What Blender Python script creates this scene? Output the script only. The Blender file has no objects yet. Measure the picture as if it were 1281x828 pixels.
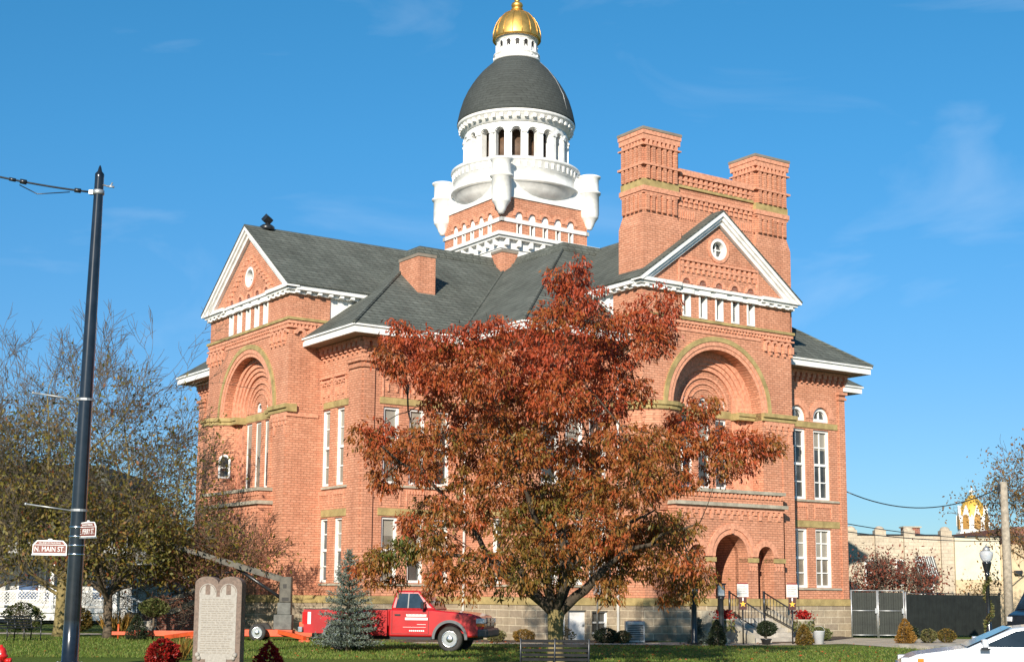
import bpy, bmesh, math, random
import numpy as np
from mathutils import Vector, Matrix
PI = math.pi
R_ = math.radians
random.seed(7)
scene = bpy.context.scene
COL = scene.collection

# ------------------------------------------------------------------ camera
cam_d = bpy.data.cameras.new('camera')
cam = bpy.data.objects.new('camera', cam_d)
COL.objects.link(cam)
scene.camera = cam
cam_d.sensor_fit = 'HORIZONTAL'
cam_d.sensor_width = 36.0
cam_d.lens = 1793.1 / 1281 * 36
cam_d.shift_y = 66.0 / 1281
cam_d.clip_start = 0.1
cam_d.clip_end = 5000
PITCH, ROLL = 0.145243, 0.0080744
_X = Vector((1, 0, 0)); _F = Vector((0, math.cos(PITCH), math.sin(PITCH))); _U = Vector((0, -math.sin(PITCH), math.cos(PITCH)))
cx_ = _X * math.cos(ROLL) + _U * math.sin(ROLL)
cu_ = -_X * math.sin(ROLL) + _U * math.cos(ROLL)
cam.matrix_world = Matrix(((cx_.x, cu_.x, -_F.x, 0), (cx_.y, cu_.y, -_F.y, 0), (cx_.z, cu_.z, -_F.z, 1.6), (0, 0, 0, 1)))

# ------------------------------------------------------------------ sky and sun
SUN_EL, SUN_AZ = 23.0, 14.0        # elevation; degrees to the left of straight behind the camera
world = bpy.data.worlds.new('World')
scene.world = world
world.use_nodes = True
wn, wl = world.node_tree.nodes, world.node_tree.links
wn.clear()
w_out = wn.new('ShaderNodeOutputWorld')
w_bg = wn.new('ShaderNodeBackground'); w_bg.inputs['Strength'].default_value = 0.1
w_sky = wn.new('ShaderNodeTexSky'); w_sky.sky_type = 'NISHITA'; w_sky.sun_disc = False
w_sky.sun_elevation = R_(SUN_EL); w_sky.sun_rotation = R_(180 + SUN_AZ)
w_sky.air_density = 1.0; w_sky.dust_density = 0.1; w_sky.ozone_density = 5.0
# thin cirrus streaks high in the sky
w_tc = wn.new('ShaderNodeTexCoord')
w_map = wn.new('ShaderNodeMapping'); w_map.inputs['Scale'].default_value = (-3.0, 3.0, 9.0); w_map.inputs['Rotation'].default_value = (0.0, 0.25, 0.0)
w_noi = wn.new('ShaderNodeTexNoise'); w_noi.inputs['Scale'].default_value = 1.6; w_noi.inputs['Detail'].default_value = 7; w_noi.inputs['Distortion'].default_value = 0.9
w_rmp = wn.new('ShaderNodeValToRGB')
w_rmp.color_ramp.elements[0].position = 0.56; w_rmp.color_ramp.elements[0].color = (0, 0, 0, 1)
w_rmp.color_ramp.elements[1].position = 0.85; w_rmp.color_ramp.elements[1].color = (0.15, 0.15, 0.15, 1)
w_mix = wn.new('ShaderNodeMixRGB'); w_mix.inputs['Color2'].default_value = (7.5, 8.0, 8.4, 1)
wl.new(w_tc.outputs['Generated'], w_map.inputs['Vector'])
wl.new(w_map.outputs['Vector'], w_noi.inputs['Vector'])
wl.new(w_noi.outputs['Fac'], w_rmp.inputs['Fac'])
wl.new(w_rmp.outputs['Color'], w_mix.inputs['Fac'])
w_sep = wn.new('ShaderNodeSeparateXYZ'); wl.new(w_tc.outputs['Generated'], w_sep.inputs['Vector'])
w_gr = wn.new('ShaderNodeValToRGB')      # camera white balance of the sky: cooler towards the horizon
for _e, (_p, _c) in zip([w_gr.color_ramp.elements[0], w_gr.color_ramp.elements.new(0.12), w_gr.color_ramp.elements.new(0.3), w_gr.color_ramp.elements[-1]],
                        ((0.0, (.46, .58, .68, 1)), (0.12, (.46, .65, .77, 1)), (0.3, (.36, .83, .92, 1)), (0.6, (.26, 1.0, 1.04, 1)))):
    _e.position = _p; _e.color = _c
w_mul = wn.new('ShaderNodeMixRGB'); w_mul.blend_type = 'MULTIPLY'; w_mul.inputs['Fac'].default_value = 1.0
wl.new(w_sep.outputs['Z'], w_gr.inputs['Fac']); wl.new(w_sky.outputs['Color'], w_mul.inputs['Color1']); wl.new(w_gr.outputs['Color'], w_mul.inputs['Color2'])
wl.new(w_mul.outputs['Color'], w_mix.inputs['Color1'])
wl.new(w_mix.outputs['Color'], w_bg.inputs['Color'])
wl.new(w_bg.outputs['Background'], w_out.inputs['Surface'])

sun_d = bpy.data.lights.new('sun', 'SUN')
sun_d.energy = 4.9
sun_d.angle = R_(0.55)
sun_d.color = (1.0, 0.91, 0.78)
sun = bpy.data.objects.new('sun', sun_d)
COL.objects.link(sun)
sun.location = (-30, -60, 60)
sun.rotation_euler = (R_(90 - SUN_EL), 0, R_(-SUN_AZ))

scene.view_settings.view_transform = 'Standard'
scene.view_settings.look = 'None'
scene.view_settings.exposure = 0.58
scene.view_settings.gamma = 1.0

# ------------------------------------------------------------------ helpers: meshes
class MB:
    """collects closed solids, sheets and tubes into one mesh"""
    def __init__(s): s.v = []; s.f = []; s.sm = []
    def add(s, vs, fs, smooth=False):
        n = len(s.v); s.v += [tuple(p) for p in vs]
        for f in fs: s.f.append(tuple(i + n for i in f)); s.sm.append(smooth)
        return s
    def hexa(s, p):   # 8 points: bottom loop 0-3, top loop 4-7
        return s.add(p, [(0, 3, 2, 1), (4, 5, 6, 7), (0, 1, 5, 4), (1, 2, 6, 5), (2, 3, 7, 6), (3, 0, 4, 7)])
    def box(s, x0, x1, y0, y1, z0, z1):
        return s.hexa([(x0, y0, z0), (x1, y0, z0), (x1, y1, z0), (x0, y1, z0), (x0, y0, z1), (x1, y0, z1), (x1, y1, z1), (x0, y1, z1)])
    def fbox(s, F, u0, u1, z0, z1, o0, o1):
        return s.hexa([F(u0, z0, o0), F(u1, z0, o0), F(u1, z0, o1), F(u0, z0, o1), F(u0, z1, o0), F(u1, z1, o0), F(u1, z1, o1), F(u0, z1, o1)])
    def prism(s, F, poly, o0, o1):
        n = len(poly)
        vs = [F(u, z, o0) for u, z in poly] + [F(u, z, o1) for u, z in poly]
        fs = [tuple(range(n))[::-1], tuple(range(n, 2 * n))] + [(i, (i + 1) % n, n + (i + 1) % n, n + i) for i in range(n)]
        return s.add(vs, fs)
    def ring(s, F, uc, zc, r0, r1, o0, o1, a0=0.0, a1=PI, n=24, smooth=False):
        vs = []
        full = abs(a1 - a0 - 2 * PI) < 1e-6
        m = n if full else n + 1
        for i in range(m):
            t = a0 + (a1 - a0) * i / n; c, q = math.cos(t), math.sin(t)
            vs += [F(uc + r0 * c, zc + r0 * q, o0), F(uc + r1 * c, zc + r1 * q, o0), F(uc + r1 * c, zc + r1 * q, o1), F(uc + r0 * c, zc + r0 * q, o1)]
        fs = []
        for i in range(n):
            a, b = 4 * i, 4 * ((i + 1) % m)
            for k in range(4): fs.append((a + k, a + (k + 1) % 4, b + (k + 1) % 4, b + k))
        if not full: fs += [(0, 3, 2, 1), (4 * n, 4 * n + 1, 4 * n + 2, 4 * n + 3)]
        return s.add(vs, fs, smooth)
    def lathe(s, cx, cy, prof, n=32, smooth=True, a0=0.0):
        vs = []; fs = []; m = len(prof)
        for r, z in prof:
            for i in range(n):
                t = a0 + 2 * PI * i / n; vs.append((cx + r * math.cos(t), cy + r * math.sin(t), z))
        for k in range(m - 1):
            for i in range(n):
                j = (i + 1) % n; fs.append((k * n + i, k * n + j, (k + 1) * n + j, (k + 1) * n + i))
        s.add(vs, fs, smooth)
        b = len(s.v) - m * n
        if prof[0][0] > 1e-4: s.f.append(tuple(b + i for i in range(n))[::-1]); s.sm.append(False)
        if prof[-1][0] > 1e-4: s.f.append(tuple(b + (m - 1) * n + i for i in range(n))); s.sm.append(False)
        return s
    def tube(s, pts, rads, n=8, smooth=True, cap=True):
        P = [Vector(p) for p in pts]; k = len(P)
        if not hasattr(rads, '__len__'): rads = [rads] * k
        vs = []; fs = []
        d = (P[1] - P[0]).normalized()
        ref = Vector((0, 0, 1)) if abs(d.z) < 0.9 else Vector((1, 0, 0))
        for i in range(k):
            if i == 0: d = P[1] - P[0]
            elif i == k - 1: d = P[-1] - P[-2]
            else: d = P[i + 1] - P[i - 1]
            if d.length < 1e-9: d = Vector((0, 0, 1))
            d.normalize()
            a = d.cross(ref)
            if a.length < 1e-6: a = d.orthogonal()
            a.normalize(); b = d.cross(a); ref = a.cross(d) if False else ref
            for j in range(n):
                t = 2 * PI * j / n; vs.append(P[i] + a * (math.cos(t) * rads[i]) + b * (math.sin(t) * rads[i]))
        for i in range(k - 1):
            for j in range(n):
                q = (j + 1) % n; fs.append((i * n + j, i * n + q, (i + 1) * n + q, (i + 1) * n + j))
        if cap: fs += [tuple(range(n))[::-1], tuple((k - 1) * n + j for j in range(n))]
        return s.add(vs, fs, smooth)
    def bar(s, p, q, w, h=None):   # rectangular bar between two points
        h = h or w; p, q = Vector(p), Vector(q); d = (q - p).normalized()
        up = Vector((0, 0, 1)) if abs(d.z) < 0.95 else Vector((0, 1, 0))
        a = d.cross(up).normalized() * (w / 2); b = a.cross(d).normalized() * (h / 2)
        return s.hexa([p - a - b, p + a - b, p + a + b, p - a + b, q - a - b, q + a - b, q + a + b, q - a + b])
    def sphere(s, c, r, n=10, m=7, sz=1.0, jit=0.0):
        prof = []
        b = len(s.v)
        for k in range(m + 1):
            t = -PI / 2 + PI * k / m; prof.append((max(r * math.cos(t), 0.0005), c[2] + r * sz * math.sin(t)))
        s.lathe(c[0], c[1], prof, n)
        if jit:
            for i in range(b, len(s.v)):
                v = s.v[i]; s.v[i] = tuple(v[j] + (random.random() - 0.5) * 2 * jit for j in range(3))
        return s
    def mesh(s, name, recalc=True):
        me = bpy.data.meshes.new(name)
        me.from_pydata(s.v, [], s.f)
        me.polygons.foreach_set('use_smooth', s.sm)
        if recalc:
            bm = bmesh.new(); bm.from_mesh(me)
            bmesh.ops.recalc_face_normals(bm, faces=bm.faces)
            bm.to_mesh(me); bm.free()
        me.update()
        return me

def link_mesh(name, me, mat, parent=None):
    o = bpy.data.objects.new(name, me)
    COL.objects.link(o)
    if mat is not None:
        me.materials.clear(); me.materials.append(mat)
    if parent is not None: o.parent = parent
    return o
def build(name, mb, mat, parent=None, recalc=True, bevel=0.0):
    o = link_mesh(name, mb.mesh(name, recalc), mat, parent)
    if bevel:
        m = o.modifiers.new('bevel', 'BEVEL'); m.width = bevel; m.segments = 2; m.limit_method = 'ANGLE'; m.angle_limit = R_(40)
    return o
def tag(o, label, cat, group=None, kind=None):
    if label: o['label'] = label
    if cat: o['category'] = cat
    if group: o['group'] = group
    if kind: o['kind'] = kind
    return o
def thing(name, label, cat, loc=(0, 0, 0), rz=0.0, group=None):
    o = bpy.data.objects.new(name, None); COL.objects.link(o)
    o.location = loc; o.rotation_euler = (0, 0, rz); o.empty_display_size = 0.3
    return tag(o, label, cat, group)
def structure(o):
    o['kind'] = 'structure'; return o
def dup(root, loc, rz=None, label=None, scale=None):
    r = root.copy(); COL.objects.link(r); r.location = loc
    if rz is not None: r.rotation_euler = (0, 0, rz)
    if label: r['label'] = label
    if scale: r.scale = (scale,) * 3
    for ch in list(root.children):
        c = ch.copy(); COL.objects.link(c); c.parent = r
        for g in ch.children:
            d = g.copy(); COL.objects.link(d); d.parent = c
    return r
def cut(o, mb, self_=False):
    me = mb.mesh('cutter'); c = bpy.data.objects.new('cutter', me); COL.objects.link(c); c.parent = o.parent
    m = o.modifiers.new('cut', 'BOOLEAN'); m.operation = 'DIFFERENCE'; m.solver = 'EXACT'; m.object = c; m.use_self = self_
    dg = bpy.context.evaluated_depsgraph_get(); dg.update()
    new = bpy.data.meshes.new_from_object(o.evaluated_get(dg))
    old = o.data; o.modifiers.remove(m); o.data = new
    bpy.data.objects.remove(c); bpy.data.meshes.remove(me); bpy.data.meshes.remove(old)
    return o
def text_mesh(txt, size, depth=0.004, align='CENTER', width=None):
    cu = bpy.data.curves.new('txt', 'FONT'); cu.body = txt; cu.size = size; cu.align_x = align; cu.align_y = 'CENTER'
    cu.extrude = depth / 2; cu.resolution_u = 3
    o = bpy.data.objects.new('txt', cu); COL.objects.link(o)
    dg = bpy.context.evaluated_depsgraph_get(); dg.update()
    me = bpy.data.meshes.new_from_object(o.evaluated_get(dg))
    bpy.data.objects.remove(o); bpy.data.curves.remove(cu)
    if width:
        xs = [v.co.x for v in me.vertices]; w = max(xs) - min(xs)
        for v in me.vertices: v.co.x *= width / w
    return me
def text(name, txt, size, mat, parent, loc, rot, width=None, depth=0.004):
    me = text_mesh(txt, size, depth, 'CENTER', width)
    o = link_mesh(name, me, mat, parent); o.location = loc; o.rotation_euler = rot
    return o

# ------------------------------------------------------------------ helpers: materials
def _n(nt, t, **kw):
    n = nt.nodes.new(t)
    for k, v in kw.items(): n.inputs[k].default_value = v
    return n
def mat_base(name):
    m = bpy.data.materials.new(name); m.use_nodes = True
    nt = m.node_tree; b = nt.nodes['Principled BSDF']
    return m, nt, b
def pmat(name, col, rough=0.6, var=0.18, scale=3.0, bump=0.0, metal=0.0, spec=0.5, detail=6, coat=0.0, col2=None, lo=0.35, hi=0.65):
    """paint-like surface: base colour broken up by noise, a little roughness change, optional bump"""
    m, nt, b = mat_base(name); L = nt.links
    tc = _n(nt, 'ShaderNodeTexCoord')
    no = _n(nt, 'ShaderNodeTexNoise', Scale=scale, Detail=detail, Roughness=0.6)
    L.new(tc.outputs['Object'], no.inputs['Vector'])
    rp = _n(nt, 'ShaderNodeValToRGB')
    c2 = col2 or tuple(max(0, c * (1 - var)) for c in col)
    rp.color_ramp.elements[0].position = lo; rp.color_ramp.elements[1].position = hi
    rp.color_ramp.elements[0].color = (*c2, 1)
    rp.color_ramp.elements[1].color = (*[min(1, c * (1 + (var * 0.5 if not col2 else 0))) for c in col], 1)
    L.new(no.outputs['Fac'], rp.inputs['Fac']); L.new(rp.outputs['Color'], b.inputs['Base Color'])
    b.inputs['Roughness'].default_value = rough; b.inputs['Metallic'].default_value = metal
    b.inputs['Specular IOR Level'].default_value = spec
    if coat: b.inputs['Coat Weight'].default_value = coat; b.inputs['Coat Roughness'].default_value = 0.06
    if bump:
        bp = _n(nt, 'ShaderNodeBump', Strength=min(1, bump), Distance=0.02)
        n2 = _n(nt, 'ShaderNodeTexNoise', Scale=scale * 6, Detail=4)
        L.new(tc.outputs['Object'], n2.inputs['Vector']); L.new(n2.outputs['Fac'], bp.inputs['Height']); L.new(bp.outputs['Normal'], b.inputs['Normal'])
    return m
def brick_mat(name, c1, c2, mortar, bw=0.24, bh=0.085, ms=0.012, rough=0.85, bump=0.4, blotch=0.25, axis='xy', bias=0.0, mscale=0.6, weather=(0.8, 0.78, 0.74), streak=0.0):
    m, nt, b = mat_base(name); L = nt.links
    tc = _n(nt, 'ShaderNodeTexCoord'); sx = _n(nt, 'ShaderNodeSeparateXYZ'); L.new(tc.outputs['Object'], sx.inputs['Vector'])
    ad = _n(nt, 'ShaderNodeMath'); ad.operation = 'ADD'
    L.new(sx.outputs['X'], ad.inputs[0]); L.new(sx.outputs['Y'], ad.inputs[1])
    cb = _n(nt, 'ShaderNodeCombineXYZ'); L.new(ad.outputs[0], cb.inputs['X']); L.new(sx.outputs['Z'], cb.inputs['Y'])
    br = _n(nt, 'ShaderNodeTexBrick'); br.inputs['Scale'].default_value = 1.0
    br.inputs['Color1'].default_value = (*c1, 1); br.inputs['Color2'].default_value = (*c2, 1); br.inputs['Mortar'].default_value = (*mortar, 1)
    br.inputs['Mortar Size'].default_value = ms; br.inputs['Mortar Smooth'].default_value = 0.2; br.inputs['Bias'].default_value = bias
    br.inputs['Brick Width'].default_value = bw; br.inputs['Row Height'].default_value = bh
    L.new(cb.outputs[0], br.inputs['Vector'])
    no = _n(nt, 'ShaderNodeTexNoise', Scale=mscale, Detail=7, Roughness=0.65); L.new(tc.outputs['Object'], no.inputs['Vector'])
    rp = _n(nt, 'ShaderNodeValToRGB'); rp.color_ramp.elements[0].position = 0.3; rp.color_ramp.elements[1].position = 0.72
    rp.color_ramp.elements[0].color = (*[1 - blotch * (1.6 - w) for w in weather], 1); rp.color_ramp.elements[1].color = (1.06, 1.06, 1.06, 1)
    L.new(no.outputs['Fac'], rp.inputs['Fac'])
    mx = _n(nt, 'ShaderNodeMixRGB'); mx.blend_type = 'MULTIPLY'; mx.inputs['Fac'].default_value = 1
    L.new(br.outputs['Color'], mx.inputs['Color1']); L.new(rp.outputs['Color'], mx.inputs['Color2'])
    n3 = _n(nt, 'ShaderNodeTexNoise', Scale=9.0, Detail=4); L.new(tc.outputs['Object'], n3.inputs['Vector'])
    r3 = _n(nt, 'ShaderNodeValToRGB'); r3.color_ramp.elements[0].color = (0.86, 0.84, 0.83, 1); r3.color_ramp.elements[1].color = (1.09, 1.08, 1.08, 1)
    r3.color_ramp.elements[0].position = 0.3; r3.color_ramp.elements[1].position = 0.7
    L.new(n3.outputs['Fac'], r3.inputs['Fac'])
    m2 = _n(nt, 'ShaderNodeMixRGB'); m2.blend_type = 'MULTIPLY'; m2.inputs['Fac'].default_value = 1
    L.new(mx.outputs['Color'], m2.inputs['Color1']); L.new(r3.outputs['Color'], m2.inputs['Color2'])
    out = m2.outputs['Color']
    if streak:          # rain streaks and soot: noise drawn out vertically
        mp = _n(nt, 'ShaderNodeMapping', Scale=(1.3, 1.3, .16)); L.new(tc.outputs['Object'], mp.inputs['Vector'])
        n5 = _n(nt, 'ShaderNodeTexNoise', Scale=1.6, Detail=6, Roughness=0.7); L.new(mp.outputs['Vector'], n5.inputs['Vector'])
        r5 = _n(nt, 'ShaderNodeValToRGB'); r5.color_ramp.elements[0].position = .32; r5.color_ramp.elements[1].position = .55
        r5.color_ramp.elements[0].color = (1 - streak * 1.3, 1 - streak * 1.5, 1 - streak * 1.5, 1); r5.color_ramp.elements[1].color = (1, 1, 1, 1)
        L.new(n5.outputs['Fac'], r5.inputs['Fac'])
        m5 = _n(nt, 'ShaderNodeMixRGB'); m5.blend_type = 'MULTIPLY'; m5.inputs['Fac'].default_value = 1
        L.new(out, m5.inputs['Color1']); L.new(r5.outputs['Color'], m5.inputs['Color2']); out = m5.outputs['Color']
    L.new(out, b.inputs['Base Color'])
    b.inputs['Roughness'].default_value = rough; b.inputs['Specular IOR Level'].default_value = 0.25
    bp = _n(nt, 'ShaderNodeBump', Strength=bump, Distance=0.012); bp.invert = True
    n4 = _n(nt, 'ShaderNodeMath'); n4.operation = 'MULTIPLY_ADD'; n4.inputs[1].default_value = -0.35
    L.new(n3.outputs['Fac'], n4.inputs[0]); L.new(br.outputs['Fac'], n4.inputs[2])
    L.new(n4.outputs[0], bp.inputs['Height']); L.new(bp.outputs['Normal'], b.inputs['Normal'])
    return m
def leaf_mat(name, ramp, rough=0.55, trans=0.35):
    """leaves: colour picked from a ramp by the per-leaf attribute 'hue'; light passes through them"""
    m, nt, b = mat_base(name); L = nt.links
    at = _n(nt, 'ShaderNodeAttribute'); at.attribute_name = 'hue'
    rp = _n(nt, 'ShaderNodeValToRGB'); cr = rp.color_ramp
    while len(cr.elements) < len(ramp): cr.elements.new(0.5)
    for e, (p, c) in zip(cr.elements, ramp): e.position = p; e.color = (*c, 1)
    L.new(at.outputs['Fac'], rp.inputs['Fac'])
    L.new(rp.outputs['Color'], b.inputs['Base Color']); b.inputs['Roughness'].default_value = rough
    b.inputs['Specular IOR Level'].default_value = 0.35
    tr = _n(nt, 'ShaderNodeBsdfTranslucent'); L.new(rp.outputs['Color'], tr.inputs['Color'])
    mx = _n(nt, 'ShaderNodeMixShader'); mx.inputs['Fac'].default_value = trans
    L.new(b.outputs[0], mx.inputs[1]); L.new(tr.outputs[0], mx.inputs[2])
    L.new(mx.outputs[0], nt.nodes['Material Output'].inputs['Surface'])
    return m
def glass_mat(name, col=(0.05, 0.05, 0.045), rough=0.06, var=0.5):
    m = pmat(name, col, rough, var, 0.9, spec=0.6); nt = m.node_tree; L = nt.links
    tc = _n(nt, 'ShaderNodeTexCoord'); no = _n(nt, 'ShaderNodeTexNoise', Scale=2.2, Detail=2); bp = _n(nt, 'ShaderNodeBump', Strength=.35, Distance=.05)      # old wavy panes
    L.new(tc.outputs['Object'], no.inputs['Vector']); L.new(no.outputs['Fac'], bp.inputs['Height']); L.new(bp.outputs['Normal'], nt.nodes['Principled BSDF'].inputs['Normal'])
    return m

M = {}
M['brick'] = brick_mat('red_brick', (0.72, 0.35, 0.22), (0.61, 0.27, 0.16), (0.41, 0.195, 0.12), bw=0.25, bh=0.088, ms=0.016, blotch=0.24, streak=0.13)
M['brick_mould'] = pmat('moulded_brick', (0.66, 0.305, 0.19), 0.85, 0.3, 9.0, bump=0.4, spec=0.25)
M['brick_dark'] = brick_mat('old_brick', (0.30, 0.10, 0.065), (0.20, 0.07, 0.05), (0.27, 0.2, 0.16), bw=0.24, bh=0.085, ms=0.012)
M['olive'] = pmat('olive_sandstone', (0.38, 0.29, 0.125), 0.85, 0.3, 2.5, bump=0.3, spec=0.2)
M['ashlar'] = brick_mat('rock_faced_stone', (0.44, 0.36, 0.25), (0.33, 0.27, 0.2), (0.60, 0.52, 0.38), bw=0.78, bh=0.262, ms=0.02, bump=1.0, blotch=0.35, mscale=1.5)
M['white'] = pmat('white_paint', (0.80, 0.79, 0.755), 0.5, 0.16, 2.6)
M['white_old'] = pmat('weathered_white_paint', (0.72, 0.71, 0.68), 0.6, 0.18, 2.2)
M['soffit'] = pmat('shaded_soffit', (0.24, 0.20, 0.155), 0.7, 0.2, 1.5)  # soffit boards: eave shade put into a darker grey than the white paint
M['shingle'] = brick_mat('grey_green_shingle', (0.165, 0.178, 0.155), (0.12, 0.132, 0.115), (0.075, 0.083, 0.072), bw=0.34, bh=0.14, ms=0.02, rough=0.9, bump=0.6, blotch=0.45, mscale=0.5, weather=(0.7, 0.72, 0.7), streak=.12)
M['dome'] = brick_mat('dark_dome_shingle', (0.066, 0.074, 0.069), (0.056, 0.063, 0.058), (0.042, 0.047, 0.044), bw=0.3, bh=0.13, ms=0.012, rough=0.8, bump=0.4, blotch=0.2)
M['gold'] = pmat('gold_leaf', (0.74, 0.44, 0.12), 0.46, 0.25, 2.5, metal=0.9)
M['glass'] = glass_mat('window_glass', (.06, .062, .06), .05, .6)
M['glass_blind'] = pmat('blind_behind_glass', (0.2, 0.165, 0.125), 0.12, 0.35, 1.2, spec=0.6)
M['blind'] = pmat('window_blind', (0.30, 0.27, 0.22), 0.25, 0.15, 1.0, spec=0.6)
M['bark_dark'] = pmat('dark_limb_bark', (.062, .046, .03), .9, .45, 7, bump=.8)
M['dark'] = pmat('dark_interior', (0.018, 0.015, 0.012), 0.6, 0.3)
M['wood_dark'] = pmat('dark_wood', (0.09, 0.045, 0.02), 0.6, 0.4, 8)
M['black_metal'] = pmat('black_painted_metal', (0.02, 0.022, 0.025), 0.32, 0.4, 4, spec=0.6)
M['black_gloss'] = pmat('glossy_black_paint', (0.012, 0.014, 0.018), 0.2, 0.4, 4, spec=0.6, coat=0.4)
M['grey_metal'] = pmat('galvanised_metal', (0.42, 0.43, 0.43), 0.45, 0.25, 5, metal=0.6)
M['bright_metal'] = pmat('brushed_metal', (0.7, 0.7, 0.7), 0.25, 0.15, 9, metal=1.0)
M['concrete'] = pmat('pale_concrete', (0.46, 0.42, 0.36), 0.9, 0.3, 2.0, bump=0.3, spec=0.2)
M['limestone'] = pmat('limestone_coping', (0.40, 0.36, 0.28), 0.85, 0.35, 2.5, bump=0.3, spec=0.2)
M['rubber'] = pmat('tyre_rubber', (0.035, 0.033, 0.03), 0.8, 0.4, 6)
M['red_paint'] = pmat('red_car_paint', (0.42, 0.009, 0.011), 0.32, 0.22, 1.6, coat=0.6)
M['white_text'] = pmat('white_lettering', (0.8, 0.8, 0.78), 0.5, 0.05)
M['sign_brown'] = pmat('brown_sign_face', (0.17, 0.035, 0.018), 0.45, 0.2, 6)
M['cream'] = pmat('cream_paint', (0.66, 0.6, 0.44), 0.75, 0.12, 1.2, bump=0.1)
M['tan'] = pmat('tan_paint', (0.56, 0.43, 0.27), 0.8, 0.15, 1.5, bump=0.1)
# ------------------------------------------------------------------ courthouse (local axes: a along the right facade, b into the building)
CH = thing('courthouse', 'red brick courthouse with gabled pavilions, white tower and gold-topped dome', 'courthouse', (13.65, 58.49, 0.0), PI / 2 - 0.969191)
def FR(b0): return lambda u, z, o: (u, b0 - o, z)
def FL(a0): return lambda u, z, o: (a0 - o, u, z)
def part(name, mb, mat, parent=None, bevel=0.0): return build(name, mb, M[mat] if isinstance(mat, str) else mat, parent or CH, bevel=bevel)
def XY(x, y, z): return (x, y, z)

AC, BC = -8.1, 11.5                     # plan centre lines
FOOT = [(0, 0), (0, 4.06), (4.0, 4.06), (4.0, 18.94), (0, 18.94), (0, 23), (-15.8, 23), (-15.8, 18.94), (-20.2, 18.94), (-20.2, 4.06), (-15.8, 4.06), (-15.8, 0)]
def offset_poly(poly, d):
    n = len(poly); out = []
    area = sum(poly[i][0] * poly[(i + 1) % n][1] - poly[(i + 1) % n][0] * poly[i][1] for i in range(n))
    sg = 1 if area > 0 else -1
    for i in range(n):
        p0, p1, p2 = poly[i - 1], poly[i], poly[(i + 1) % n]
        def nrm(p, q):
            dx, dy = q[0] - p[0], q[1] - p[1]; l = math.hypot(dx, dy); return (sg * dy / l, -sg * dx / l)
        n1, n2 = nrm(p0, p1), nrm(p1, p2)
        out.append((p1[0] + d * (n1[0] + n2[0]), p1[1] + d * (n1[1] + n2[1])))
    return out
def poly_prism(mb, poly, z0, z1):
    n = len(poly)
    vs = [(x, y, z0) for x, y in poly] + [(x, y, z1) for x, y in poly]
    fs = [tuple(range(n)), tuple(range(n, 2 * n))] + [(i, (i + 1) % n, n + (i + 1) % n, n + i) for i in range(n)]
    return mb.add(vs, fs)
def band(mb, poly, d_in, d_out, z0, z1):
    """a closed moulding running round a footprint"""
    a, b = offset_poly(poly, d_in), offset_poly(poly, d_out); n = len(poly)
    vs = [(x, y, z0) for x, y in a] + [(x, y, z0) for x, y in b] + [(x, y, z1) for x, y in b] + [(x, y, z1) for x, y in a]
    fs = []
    for i in range(n):
        j = (i + 1) % n
        for k in range(4): fs.append((k * n + i, k * n + j, ((k + 1) % 4) * n + j, ((k + 1) % 4) * n + i))
    return mb.add(vs, fs)
def arch_poly(uc, r, zb, zs, n=16):
    return [(uc - r, zb), (uc + r, zb)] + [(uc + r * math.cos(PI * i / n), zs + r * math.sin(PI * i / n)) for i in range(n + 1)]

RF, LF = FR(0.0), FL(-20.2)              # the two seen facades (flank planes)
AR, = (FR(4.06),)                        # right-facing wall of the corner block
CL = FL(-15.8)                           # left-facing wall beside it

# openings: (face, uc, half width, z0, z1, kind)
WIN = []
def win(F, uc, hw, z0, z1, cols=2, rows=4, arch=False, blind=False, depth=0.24):
    WIN.append((F, uc, hw, z0, z1, cols, rows, arch, blind, depth))
for u in (-1.345, -2.70, -3.9):          # flank right of the right pavilion
    win(RF, u, 0.46, 5.42, 8.24); win(RF, u, 0.46, 1.93, 4.27); win(RF, u, 0.46, 8.56, 9.16, 2, 1, True)
for u in (-14.9, -13.85, -12.8):          # flank left of it (behind the autumn tree)
    win(RF, u, 0.40, 5.42, 8.24, 1, 2); win(RF, u, 0.40, 1.93, 4.27, 1, 2)
for u in (4.95 + .75, 6.83):             # left facade, nearer flank
    pass
for u in (6.82, 5.70): 
    win(LF, u, 0.31, 5.44, 8.26, 1, 4, blind=True); win(LF, u, 0.31, 1.95, 4.27, 1, 4)
for u in (16.4, 17.6): 
    win(LF, u, 0.31, 5.44, 8.26, 1, 4); win(LF, u, 0.31, 1.95, 4.27, 1, 4)
for u in (-19.0, -17.93, -16.86):        # corner block, right-facing wall
    win(AR, u, 0.335, 5.44, 8.20, 1, 2); win(AR, u, 0.335, 1.95, 4.27, 1, 2)
win(CL, 2.0, 0.31, 5.44, 8.2, 1, 4); win(CL, 2.0, 0.31, 1.95, 4.27, 1, 4)
for F, uc in ():      # triple windows at the back of the big niches
    for k in (-1, 0, 1):
        win(F, uc + k * 0.92, 0.30, 5.55, 8.2, 1, 3); win(F, uc + k * 0.92, 0.27, 8.55, 8.93, 1, 1, True)

# ---- main brick body, then cut the openings out of it
mb = MB(); poly_prism(mb, FOOT, 1.48, 10.64)
body = part('wall', mb, 'brick')
cm = MB()
for F, uc, hw, z0, z1, c, r, arch, bl, dp in WIN:
    if arch: cm.prism(F, arch_poly(uc, hw, z0, z1 - hw if z1 - hw > z0 else z0 + 0.02), -dp - 0.06, 0.5)
    else: cm.fbox(F, uc - hw, uc + hw, z0, z1, -dp - 0.06, 0.5)
cm.prism(RF, arch_poly(-8.15, 0.8, 1.3, 3.0), -0.9, 0.5)
cut(body, cm)

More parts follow.
